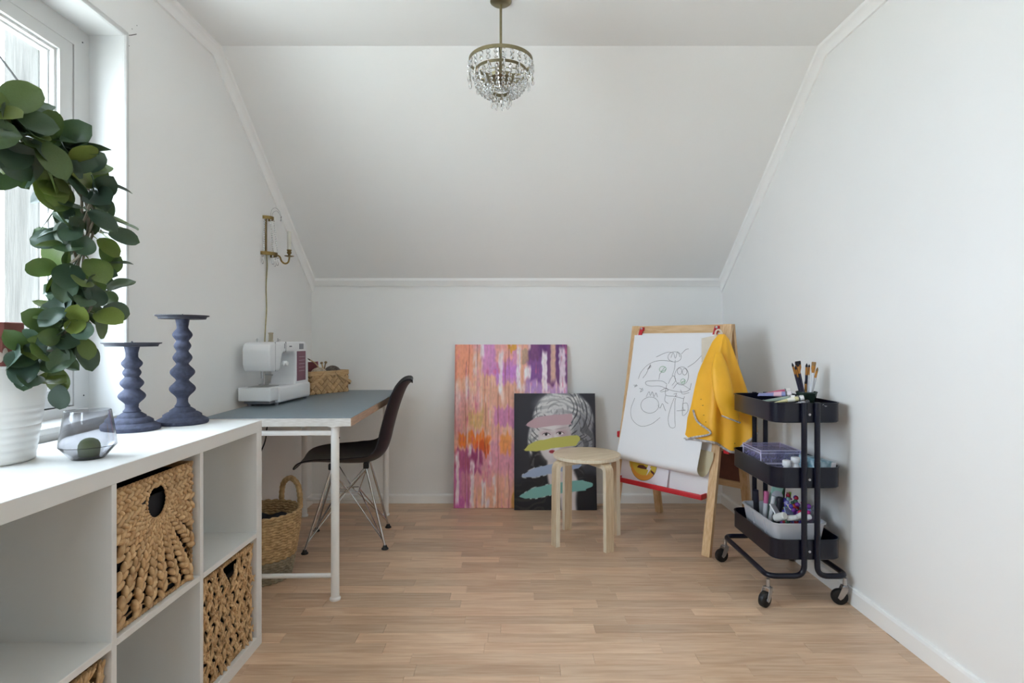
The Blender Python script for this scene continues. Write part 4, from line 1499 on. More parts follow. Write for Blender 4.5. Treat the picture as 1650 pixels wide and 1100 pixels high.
# basket: chains of beads from the middle ring bellying in to the lower ring
mb = MB()
mb.lathe([(0.001, 0.0), (0.004, -0.006), (0.0075, -0.014), (0.0055, -0.021), (0.001, -0.026)], 8)
cz = []
for q in range(6):
    f = (q + 0.5) / 6
    ang = f * PI / 2
    r_ = R3 + (R2 - R3) * math.cos(ang) ** 0.8 - R2
    z_ = -0.022 + (ZR3 - ZR2 + 0.016) * math.sin(ang) ** 1.1
    mb.ell(T(r_, 0, z_) @ SC(0.0048, 0.0074, 0.0078), 8, 3)
chain_me = mb.mesh('crystal_chain', M['crystal'], 0)
for k in range(24):
    a = 2 * PI * (k + 0.5) / 24
    o = link('crystal_chain', chain_me, ch)
    o.location = (R2 * math.cos(a), R2 * math.sin(a), ZR2)
    o.rotation_euler = (0, 0, a)
mb = MB()
mb.ell(T(0, 0, -0.006) @ SC(0.004, 0.006, 0.006), 8, 3)
mb.lathe([(0.001, -0.012), (0.0035, -0.020), (0.0065, -0.034), (0.0070, -0.042), (0.005, -0.050), (0.0008, -0.055)], 8)
low_me = mb.mesh('crystal_pendant', M['crystal'], 0)
for k in range(9):
    a = 2 * PI * k / 9
    o = link('crystal_pendant', low_me, ch)
    o.location = (R3 * math.cos(a), R3 * math.sin(a), ZR3 + 0.002)
    o.rotation_euler = (0, 0, a)

# ================================================================== paintings
def vnoise(nx, ny, fx, fy, seed):
    """smooth value noise on an ny x nx raster with fx, fy cells"""
    rg = np.random.RandomState(seed)
    gx, gy = int(fx) + 2, int(fy) + 2
    g = rg.rand(gy, gx)
    X = np.linspace(0, fx, nx); Y = np.linspace(0, fy, ny)
    xi, yi = X.astype(int), Y.astype(int)
    tx, ty = X - xi, Y - yi
    tx, ty = tx * tx * (3 - 2 * tx), ty * ty * (3 - 2 * ty)
    a = g[np.ix_(yi, xi)] * (1 - tx) + g[np.ix_(yi, xi + 1)] * tx
    b = g[np.ix_(yi + 1, xi)] * (1 - tx) + g[np.ix_(yi + 1, xi + 1)] * tx
    return a * (1 - ty)[:, None] + b * ty[:, None]


def sstep(a, b, x):
    t = np.clip((x - a) / (b - a), 0, 1)
    return t * t * (3 - 2 * t)


def canvas(name, label, cat, w, h, th, img, loc, lean, side_mat):
    """stretched canvas: front face carries one painted colour per raster point; origin at bottom centre front"""
    root = thing(name, label, cat, loc)
    root.rotation_euler = (lean, 0, 0)
    ny, nx, _ = img.shape
    X, Z = np.meshgrid(np.linspace(-w / 2, w / 2, nx), np.linspace(h, 0, ny))
    co = np.stack([X, np.full_like(X, -0.0006), Z], -1).reshape(-1, 3)
    idx = np.arange(nx * ny).reshape(ny, nx)
    q = np.stack([idx[1:, :-1], idx[1:, 1:], idx[:-1, 1:], idx[:-1, :-1]], -1).reshape(-1, 4)
    me = bpy.data.meshes.new('painted_face')
    me.vertices.add(len(co)); me.vertices.foreach_set('co', co.astype(np.float32).ravel())
    me.loops.add(q.size); me.loops.foreach_set('vertex_index', q.ravel().astype(np.int32))
    me.polygons.add(len(q)); me.polygons.foreach_set('loop_start', np.arange(0, q.size, 4, dtype=np.int32))
    me.update(calc_edges=True); me.validate()
    at = me.color_attributes.new('paint', 'FLOAT_COLOR', 'POINT')
    c = np.clip(img, 0, 1)
    c = np.where(c <= 0.04045, c / 12.92, ((c + 0.055) / 1.055) ** 2.4)
    at.data.foreach_set('color', np.concatenate([c, np.ones((ny, nx, 1))], -1).astype(np.float32).ravel())
    me.materials.append(M['painted'])
    link('painted_face', me, root)
    MB().rbox(-w / 2, w / 2, 0.0, th, 0.0, h, 0.0015, 1).build('stretcher', side_mat, root)
    return root


M['painted'] = attr_mat('paint_on_canvas', 0.55)
M['side_lilac'] = mat('lilac_canvas_side', 'b48fb0', 0.8, hex2='c9a58c', vscale=10)
M['side_black'] = mat('black_canvas_side', '26262e', 0.7)


def hx(s): return np.array([int(s[i:i + 2], 16) / 255 for i in (0, 2, 4)])


def abstract():
    nx, ny = 210, 300
    U, V = np.meshgrid(np.linspace(0, 1, nx), np.linspace(0, 1, ny))
    A = np.zeros((ny, nx, 3))
    str1 = vnoise(nx, ny, 26, 3, 1); str2 = vnoise(nx, ny, 60, 5, 2); bl1 = vnoise(nx, ny, 5, 6, 3); fine = vnoise(nx, ny, 90, 60, 4)
    rag = vnoise(nx, ny, 70, 9, 41); rag2 = vnoise(nx, ny, 120, 24, 42)
    jx = (vnoise(nx, ny, 9, 44, 5) - 0.5) * 0.014; jy = (vnoise(nx, ny, 64, 3, 6) - 0.5) * 0.05 + (vnoise(nx, ny, 20, 4, 7) - 0.5) * 0.05

    def mix(col, m):
        A[:] = A * (1 - m[..., None]) + col * m[..., None]

    def blk(u0, u1, v0, v1, e=0.03, je=1.0):
        e = e * 0.45
        u, v = U + jx * je, V + jy * je
        return sstep(u0 - e, u0 + e, u) * (1 - sstep(u1 - e, u1 + e, u)) * sstep(v0 - e, v0 + e, v) * (1 - sstep(v1 - e, v1 + e, v))

    A[:] = hx('e3a98c')
    mix(hx('eebfa6'), sstep(0.4, 0.8, str1) * 0.8)
    mix(hx('d98fae'), sstep(0.45, 0.8, bl1) * 0.7)
    mix(hx('f09878'), blk(-0.1, 0.16, -0.1, 0.22, 0.06) * 0.8)
    mix(hx('c98aa8'), sstep(0.55, 0.85, str2) * 0.45)
    mix(hx('cf86cc'), blk(0.24, 0.56, -0.1, 0.20) * (0.6 + 0.4 * str1))
    mix(hx('c57fd0'), blk(0.36, 0.58, 0.14, 0.24) * 0.8)
    mix(hx('f0b090'), blk(0.36, 0.52, -0.1, 0.10) * 0.7)
    mix(hx('dca03c'), blk(0.47, 0.55, 0.01, 0.055, 0.015) * 0.9)
    mix(hx('b79680'), blk(0.60, 0.68, 0.02, 0.12, 0.02) * 0.9)
    mix(hx('5d2f6e'), blk(0.66, 1.1, -0.1, 0.24, 0.03) * (0.75 + 0.25 * str1))
    mix(hx('8b5aa6'), blk(0.64, 0.80, 0.10, 0.30, 0.04) * 0.6)
    mix(hx('b48cc8'), blk(0.62, 1.1, 0.24, 0.33, 0.04) * 0.8)
    mix(hx('d9a08a'), blk(0.30, 0.62, 0.24, 0.38, 0.05) * 0.7)
    mix(hx('cc7eb4'), blk(0.35, 0.60, 0.385, 0.50, 0.03) * 0.85)
    mix(hx('d4b060'), blk(0.13, 0.26, 0.41, 0.52, 0.04) * 0.6)
    mix(hx('e87a2c'), blk(0.04, 0.32, 0.555, 0.64, 0.025) * 0.95)
    mix(hx('d8541c'), blk(0.19, 0.31, 0.61, 0.67, 0.02) * 0.95)
    mix(hx('ea9448'), blk(0.40, 0.50, 0.55, 0.67, 0.03) * 0.85)
    mix(hx('a8457c'), blk(-0.1, 0.24, 0.66, 0.80, 0.03) * 0.85)
    mix(hx('8f2f60'), blk(0.15, 0.25, 0.67, 0.74, 0.02) * 0.7)
    mix(hx('b45aa0'), blk(-0.1, 0.16, 0.78, 1.1, 0.05) * (0.4 + 0.6 * str2))
    mix(hx('d890a8'), blk(0.36, 0.56, 0.66, 0.80, 0.05) * 0.6)
    mix(hx('d8a43c'), blk(0.50, 0.57, 0.90, 1.1, 0.03) * 0.7)
    mix(hx('c050a0'), blk(-0.1, 0.10, 0.95, 1.1, 0.02) * 0.6)
    for (u, wd, v0, v1, s) in ((0.24, 0.022, 0, 0.10, .85), (0.41, 0.024, 0.04, 0.30, .8), (0.57, 0.02, 0.02, 0.28, .9), (0.65, 0.035, 0.14, 0.23, .95), (0.80, 0.030, 0.04, 0.30, .95), (0.955, 0.030, 0.02, 0.30, .8),
                              (0.11, 0.02, 0.20, 0.34, .7), (0.03, 0.018, 0.68, 1.0, .85), (0.02, 0.03, 0.67, 0.74, .7), (0.14, 0.02, 0.62, 0.70, .9), (0.16, 0.022, 0.72, 1.0, .85), (0.26, 0.025, 0.83, 1.0, .85), (0.30, 0.02, 0.94, 1.0, .8), (0.36, 0.018, 0.80, 1.0, .7), (0.32, 0.012, 0.58, 0.74, .6), (0.18, 0.02, 0.02, 0.2, .5), (0.40, 0.02, 0.25, 0.31, .8), (0.60, 0.03, 0.25, 0.30, .6)):
        w_ = wd * (0.75 + 0.5 * vnoise(nx, ny, 2, 12, int(u * 997) + 11))
        uu = U + jx * 0.7 + (vnoise(nx, ny, 2, 5, int(u * 571) + 3) - 0.5) * 0.012
        m_ = (1 - sstep(w_ * 0.6, w_, np.abs(uu - u))) * sstep(v0 - 0.02, v0 + 0.02, V + jy * 0.4) * (1 - sstep(v1 - 0.03, v1 + 0.01, V + jy * 0.6))
        m_ = m_ * sstep(0.22, 0.42, 0.6 * rag + 0.4 * rag2 + 0.12 * s)
        mix(hx('f4e8ec'), m_ * s)
        mix(hx('cdb0c4'), m_ * s * sstep(0.55, 0.8, rag2) * 0.5)
    for u in (0.875,):
        m_ = (1 - sstep(0.015, 0.03, np.abs(U + jx * 0.4 - u))) * (1 - sstep(0.20, 0.26, V))
        mix(hx('d8b09a'), m_ * 0.9)
    for u in (0.10, 0.125, 0.195, 0.27, 0.385, 0.48, 0.005, 0.445):
        off = (vnoise(nx, ny, 1, 10, int(u * 3001)) - 0.5) * 0.012
        m_ = (1 - sstep(0.002, 0.006, np.abs(U + off - u))) * sstep(0.35, 0.55, vnoise(nx, ny, 1, 5, int(u * 777) + 1))
        mix(hx('9a4a40'), m_ * 0.5)
    mix(hx('f3d8d4'), sstep(0.60, 0.85, rag) * sstep(0.45, 0.7, vnoise(nx, ny, 8, 7, 51)) * 0.75)
    mix(hx('d05f86'), sstep(0.66, 0.9, rag2) * sstep(0.55, 0.8, vnoise(nx, ny, 7, 5, 52)) * 0.6)
    A[:] = np.clip(A * 1.04 + 0.03, 0, 1)
    A *= (0.95 + 0.10 * fine)[..., None] * (0.96 + 0.08 * str2)[..., None]
    return A


def portrait():
    nx, ny = 190, 268
    U, V = np.meshgrid(np.linspace(0, 1, nx), np.linspace(0, 1, ny))
    X, Y = U * 0.70, V        # square units (canvas 0.5 x 0.7)
    A = np.zeros((ny, nx, 3)); A[:] = hx('2c2c36')
    fine = vnoise(nx, ny, 60, 60, 1)

    def mix(col, m):
        A[:] = A * (1 - np.clip(m, 0, 1)[..., None]) + col * np.clip(m, 0, 1)[..., None]

    def el(cx, cy, rx, ry, e=0.08, rot=0.0):
        dx, dy = U - cx, V - cy
        dx, dy = dx * math.cos(rot) + dy * math.sin(rot), -dx * math.sin(rot) + dy * math.cos(rot)
        return 1 - sstep(1 - e, 1 + e, np.sqrt((dx / rx) ** 2 + (dy / ry) ** 2))

    def curls(cx, cy, seed, f=34, tw=6.0):
        r_ = np.sqrt((U - cx) ** 2 + ((V - cy) * 1.4) ** 2)
        th = np.arctan2((V - cy) * 1.4, U - cx)
        n_ = vnoise(nx, ny, 7, 9, seed)
        rg = np.random.RandomState(seed * 7 + 1)
        acc = np.zeros_like(U)
        for q in range(9):
            acc += np.sin(rg.uniform(1.2, 4.2) * f * r_ + np.round(rg.uniform(0, 0.5) * tw) * th * rg.choice([-1, 1]) + n_ * rg.uniform(5, 16) + rg.uniform(0, 6.28))
        return np.clip(0.5 + acc / 6.5 + (fine - 0.5) * 0.25, 0, 1)
    mix(hx('3c3c46'), el(0.9, 0.66, 0.30, 0.20, 0.5) * 0.9)
    mix(hx('17161c'), el(0.5, 1.02, 0.62, 0.36, 0.15))
    mix(hx('3a3634'), el(0.25, 0.92, 0.34, 0.16, 0.5) * sstep(0.5, 0.9, curls(0.1, 0.6, 9, 30)) * 0.8)
    # big powdered hair
    hair = np.maximum(el(0.60, 0.24, 0.37, 0.27, 0.06), np.maximum(el(0.30, 0.42, 0.13, 0.20, 0.15), el(0.80, 0.40, 0.17, 0.22, 0.15)))
    cr = curls(0.55, 0.40, 3, 30, 5)
    mix(hx('8f9096'), hair)
    mix(hx('e4e3e2'), hair * sstep(0.25, 0.65, cr) * (0.7 + 0.3 * fine))
    mix(hx('3a3a40'), hair * sstep(0.66, 0.92, curls(0.5, 0.15, 4, 44, 4)) * 0.75)
    mix(hx('4a4a50'), el(0.86, 0.40, 0.14, 0.22, 0.4) * sstep(0.3, 0.7, cr) * 0.8)
    mix(hx('dcdcdc'), el(0.50, 0.10, 0.22, 0.09, 0.5) * 0.6)
    # dark curls by the neck
    for (cx, cy, rx, ry) in ((0.30, 0.62, 0.11, 0.15), (0.74, 0.74, 0.13, 0.12), (0.86, 0.86, 0.15, 0.16)):
        k = el(cx, cy, rx, ry, 0.2)
        mix(hx('1d1b20'), k)
        mix(hx('5a575a'), k * sstep(0.72, 0.95, curls(cx, cy, 5, 30, 2)) * 0.8)
    # neck, chest, face
    mix(hx('d9cfd0'), el(0.56, 0.66, 0.16, 0.24, 0.12))
    mix(hx('e6dfe0'), el(0.68, 0.92, 0.12, 0.26, 0.15))
    mix(hx('17161c'), el(0.93, 0.93, 0.18, 0.24, 0.15))
    mix(hx('cfc6c8'), el(0.50, 0.40, 0.205, 0.205, 0.06))
    mix(hx('eae4e4'), el(0.45, 0.40, 0.145, 0.165, 0.5))
    mix(hx('b9a0a6'), el(0.62, 0.42, 0.07, 0.11, 0.6) * 0.6)
    for (cx, cy, rot) in ((0.395, 0.357, 0.10), (0.565, 0.347, -0.12)):
        mix(hx('b896a0'), el(cx, cy - 0.008, 0.072, 0.026, 0.5) * 0.5)
        mix(hx('f0eaea'), el(cx, cy, 0.044, 0.012, 0.2))
        mix(hx('2a2226'), el(cx - 0.004, cy - 0.001, 0.017, 0.0125, 0.2))
        mix(hx('5a4248'), (np.abs(V - (cy - 0.013 + 6.0 * (U - cx) ** 2)) < 0.0035) * (np.abs(U - cx) < 0.05))
        mix(hx('a89a9c'), el(cx + 0.006, cy - 0.042, 0.065, 0.006, 0.6, rot) * 0.6)
    mix(hx('c9aeb2'), el(0.475, 0.42, 0.016, 0.07, 0.8) * 0.6)
    mix(hx('6a4048'), el(0.445, 0.466, 0.010, 0.006, 0.5)); mix(hx('6a4048'), el(0.49, 0.466, 0.010, 0.006, 0.5))
    mix(hx('b0303c'), el(0.463, 0.505, 0.036, 0.014, 0.3)); mix(hx('7a2430'), (np.abs(V - 0.505) < 0.003) * (np.abs(U - 0.463) < 0.035))

    # four flat brush strokes across
    def stroke(col, u0, v0, u1, v1, hw, sag, seed, edge=None):
        t = (U - u0) / (u1 - u0)
        n1 = (vnoise(nx, ny, 22, 2, seed) - 0.5) * 0.006
        cv = v0 + (v1 - v0) * t + sag * np.sin(PI * np.clip(t, 0, 1))
        endn = (vnoise(nx, ny, 2, 40, seed + 1) - 0.5) * 0.10
        prof_ = hw * np.clip(np.minimum((t + endn * 0.4) / 0.22, (1 - t + endn) / 0.06), 0, 1) ** 0.6
        d_ = np.abs(V - cv + n1) - prof_
        ins = (1 - sstep(-0.004, 0.004, d_)) * (t > -0.02) * (t < 1.04)
        if edge is not None:
            mix(edge, (1 - sstep(0.0, 0.014, d_)) * (t > 0) * (t < 0.7) * sstep(0.45, 0.7, vnoise(nx, ny, 30, 20, seed + 3)))
        mix(col, ins)
    stroke(hx('c9a9b2'), 0.14, 0.275, 0.73, 0.225, 0.047, -0.012, 21)
    stroke(hx('ccc866'), 0.12, 0.485, 0.81, 0.405, 0.045, -0.012, 22)
    stroke(hx('a5b6d4'), 0.09, 0.715, 0.83, 0.605, 0.040, -0.010, 23, hx('d8dce4'))
    stroke(hx('84bdb8'), 0.06, 0.890, 0.92, 0.785, 0.046, -0.014, 24, hx('cfe4e0'))
    return A


canvas('abstract_painting', 'large pink, orange and purple abstract canvas leaning on the back wall', 'painting', 0.714, 1.020, 0.024, abstract(), (-0.006, 3.557, 0.002), -math.atan2(0.095, 1.02), M['side_lilac'])
canvas('portrait_canvas', 'dark canvas print of a bewigged lady crossed by four pastel brush strokes', 'painting', 0.508, 0.714, 0.022, portrait(), (0.268, 3.516, 0.002), -math.atan2(0.084, 0.709), M['side_black'])

# ================================================================== stool
M['birch'] = wood('birch_veneer', 'c9b291', 'dccaae', 0.42, 0, 6.0, 'object', 0.02)
M['birch_leg'] = wood('birch_leg_veneer', 'c9b291', 'dccaae', 0.42, 2, 6.0, 'object', 0.02)
M['birch_edge'] = wood('birch_laminated_edge', 'd9cdb6', 'ebe2cf', 0.45, 2, 8.0, 'object', 0.02)
st = thing('stool', 'round birch stool with four bent legs in front of the portrait canvas', 'stool', (0.391, 2.996, 0), R(27))
MB().lathe([(0.168, 0.432), (0.1735, 0.4345), (0.1745, 0.440), (0.1745, 0.449), (0.173, 0.4535), (0.168, 0.455)], 72).build('seat', M['birch'], st, 40)
MB().lathe([(0.1748, 0.436), (0.1752, 0.444), (0.1748, 0.451)], 72, cap0=False, cap1=False).build('seat_edge', M['birch_edge'], st, 40)
for k in range(4):
    pth = fillet_path([(0.050, 0, 0.4185), (0.1865, 0, 0.4185), (0.1905, 0, 0.0)], 0.034, 8)
    mb = MB()
    ring = []
    for i, q in enumerate(pth):
        t_ = (pth[min(i + 1, len(pth) - 1)] - pth[max(i - 1, 0)]).normalized()
        nn = Vector((t_.z, 0, -t_.x))
        ring.append([tuple(q + nn * a + Vector((0, b_, 0))) for a, b_ in ((-0.012, -0.023), (0.012, -0.023), (0.012, 0.023), (-0.012, 0.023))])
    vs = [p_ for r_ in ring for p_ in r_]
    fs = [(i * 4 + j, i * 4 + (j + 1) % 4, (i + 1) * 4 + (j + 1) % 4, (i + 1) * 4 + j) for i in range(len(ring) - 1) for j in range(4)]
    fs += [(0, 1, 2, 3), tuple(len(vs) - 4 + j for j in range(4))]
    mb.add(vs, fs, RZ(PI / 2 * k))
    me = mb.build('leg', [M['birch_leg'], M['birch_edge']], st, 30)
    for p_ in me.data.polygons:      # the cut edges show pale laminations
        n_ = p_.normal
        tang = Vector((-math.sin(PI / 2 * k), math.cos(PI / 2 * k), 0))
        if abs(n_.dot(tang)) > 0.8: p_.material_index = 1

# ================================================================== easel
M['pine'] = wood('clear_pine', 'c9a274', 'dfc096', 0.5, 2, 5.0, 'object', 0.05)
M['pine_x'] = wood('clear_pine_rail', 'c9a274', 'dfc096', 0.5, 0, 5.0, 'object', 0.05)
M['red_pl'] = mat('red_plastic', 'c42632', 0.4)
M['whiteboard'] = mat('white_board', 'e9e9ec', 0.3)
M['hardboard'] = mat('brown_hardboard', '6e4336', 0.6, var=0.1, vscale=30)
M['slate'] = mat('blackboard', '2e2c2e', 0.8)
EA, EH, ES, EW = -0.835008, 1.1253, 0.436, 0.604
easel = thing('easel', 'wooden double-sided children\'s easel with red tray beside the trolley', 'easel', (0.9174, 3.1224, 0), EA)
hw_ = EW / 2


def ey(z, off=0.0): return -(ES / 2) * (1 - z / EH) - 0.02 + off


def beam(mb, p0, p1, w, t, xdir=(1, 0, 0)):
    p0, p1 = Vector(p0), Vector(p1)
    d = (p1 - p0).normalized()
    x = Vector(xdir); x = (x - d * x.dot(d)).normalized()
    y_ = d.cross(x)
    vs = []
    for p in (p0, p1):
        for a, b_ in ((-w / 2, -t / 2), (w / 2, -t / 2), (w / 2, t / 2), (-w / 2, t / 2)):
            vs.append(tuple(p + x * a + y_ * b_))
    mb.add(vs, [(3, 2, 1, 0), (4, 5, 6, 7), (0, 1, 5, 4), (1, 2, 6, 5), (2, 3, 7, 6), (3, 0, 4, 7)])
    return mb


for sy in (1, -1):
    for sx in (-1, 1):
        x = sx * (hw_ - 0.021)
        beam(MB(), (x, sy * (ey(0) + 0.012), 0.002), (x, sy * (ey(EH) + 0.012), EH), 0.042, 0.022).build('leg', M['pine'], easel, 0)
    # rails
    zt_ = EH - 0.022
    beam(MB(), (-hw_ + 0.042, sy * (ey(zt_) + 0.012), zt_), (hw_ - 0.042, sy * (ey(zt_) + 0.012), zt_), 0.042, 0.020, (0, sy * -(ES / 2) / EH, -1)).build('rail', M['pine_x'], easel, 0)
    zb_ = 0.275
    beam(MB(), (-hw_ + 0.042, sy * (ey(zb_) + 0.014), zb_), (hw_ - 0.042, sy * (ey(zb_) + 0.014), zb_), 0.034, 0.018, (0, sy * -(ES / 2) / EH, -1)).build('rail', M['pine_x'], easel, 0)
z0, z1 = 0.262, EH - 0.03
beam(MB(), (0, ey(z0) + 0.006, z0), (0, ey(z1) + 0.006, z1), EW - 0.084, 0.005).build('white_board', M['whiteboard'], easel, 0)
beam(MB(), (0, -ey(z0) - 0.010, z0), (0, -ey(z1) - 0.010, z1), EW - 0.084, 0.004).build('brown_board', M['hardboard'], easel, 0)
beam(MB(), (0, -ey(z0) - 0.0055, z0), (0, -ey(z1) - 0.0055, z1), EW - 0.088, 0.003).build('blackboard', M['slate'], easel, 0)
MB().rbox(-hw_ + 0.01, hw_ - 0.01, -0.010, 0.010, EH - 0.026, EH - 0.002, 0.003).build('top_hinge', M['pine_x'], easel)
# red tray: shallow trough across the front
ty = ey(0.285)
mb = MB()
mb.rbox(-hw_ + 0.043, hw_ - 0.044, ty - 0.046, ty + 0.006, 0.268, 0.276, 0.003, 2)
mb.rbox(-hw_ + 0.043, hw_ - 0.044, ty - 0.050, ty - 0.042, 0.268, 0.294, 0.003, 2)
for sx in (-hw_ + 0.047, hw_ - 0.048):
    mb.rbox(sx - 0.004, sx + 0.004, ty - 0.049, ty + 0.004, 0.269, 0.294, 0.002, 2)
mb.build('tray', M['red_pl'], easel)
# clips at the top rail
for cx_ in (-0.225, 0.232):
    zc = EH - 0.028
    mb = MB()
    beam(mb, (cx_ - 0.004, ey(zc) - 0.004, zc + 0.012), (cx_ - 0.014, ey(zc) - 0.020, zc - 0.052), 0.022, 0.006)
    mb.rbox(cx_ - 0.012, cx_ + 0.010, ey(zc) - 0.012, ey(zc) + 0.006, zc, zc + 0.022, 0.003)
    c_ = mb.build('clip', M['red_pl'], easel)
    MB().lathe([(0.007, 0), (0.007, 0.003), (0.004, 0.005)], 14, T(cx_, ey(zc) - 0.011, zc + 0.014) @ RX(PI / 2)).build('clip_screw', M['steel'], c_)
# paper-roll bar with red end knobs through the legs
yb_, zb_ = ey(0.50) + 0.012, 0.505
MB().tube([(-hw_ - 0.02, yb_ + 0.035, zb_), (hw_ + 0.02, yb_ + 0.035, zb_)], 0.009, 12).build('paper_bar', M['pine_x'], easel)
for sx in (-1, 1):
    MB().rbox(sx * (hw_ + 0.022) - 0.016, sx * (hw_ + 0.022) + 0.016, yb_ + 0.012, yb_ + 0.058, zb_ - 0.018, zb_ + 0.018, 0.006).build('end_knob', M['red_pl'], easel)

# ------------------------------------------------------------------ paper sheets on the easel
ECOL = T(*easel.location) @ RZ(EA)


def on_easel(o):
    o.matrix_world = ECOL.copy()
    return o


M['paper'] = mat('white_drawing_paper', 'ebecf0', 0.8)
M['paper_print'] = mat('white_print_paper', 'e9e8f0', 0.6)
sl = Vector((0, (ES / 2) / EH, 1)).normalized()       # up the board
nf_ = Vector((0, -sl.z, sl.y))                         # out of the board, towards the room
PX0, PX1, PZT = -0.268, 0.235, 1.072
ptop = Vector((0, ey(PZT), PZT)) + nf_ * 0.003
PLEN = 0.88


def sheet_pt(x, s):
    """x across, s down from the top edge; the last stretch rolls up towards the room"""
    u = (x - PX0) / (PX1 - PX0)
    rad = 0.020 + 0.012 * u
    s1 = 0.685
    g = min(1, s / s1)
    off = 0.010 + (2 * rad - 0.002) * g ** 2.2
    if s <= s1:
        return ptop - sl * s + nf_ * off + Vector((x, 0, 0))
    a = (s - s1) / rad
    c = ptop - sl * s1 + nf_ * (off - rad)
    sk = 0.045 * u * min(1, (s - s1) / 0.16)
    if a <= PI:
        return c - sl * (rad * math.sin(a)) + nf_ * (rad * math.cos(a)) + Vector((x + sk, 0, 0))
    return c + sl * (s - s1 - PI * rad) - nf_ * rad + Vector((x + sk, 0, 0))


def sheet(fn, nu, nv, th=0.0006):
    mb = MB()
    mb.grid(fn, nu, nv)
    k = len(mb.v)

    def fn2(u, v):
        e = 1e-3
        p = Vector(fn(u, v)); du = Vector(fn(min(1, u + e), v)) - Vector(fn(max(0, u - e), v)); dv = Vector(fn(u, min(1, v + e))) - Vector(fn(u, max(0, v - e)))
        return p + du.cross(dv).normalized() * th
    mb.grid(fn2, nu, nv)
    w = nu + 1
    for j in range(nv):
        for a in (j * w, j * w + nu):
            mb.f.append((a, a + w, k + a + w, k + a))
    for i in range(nu):
        for a in (i, nv * w + i):
            mb.f.append((a, a + 1, k + a + 1, k + a))
    return mb


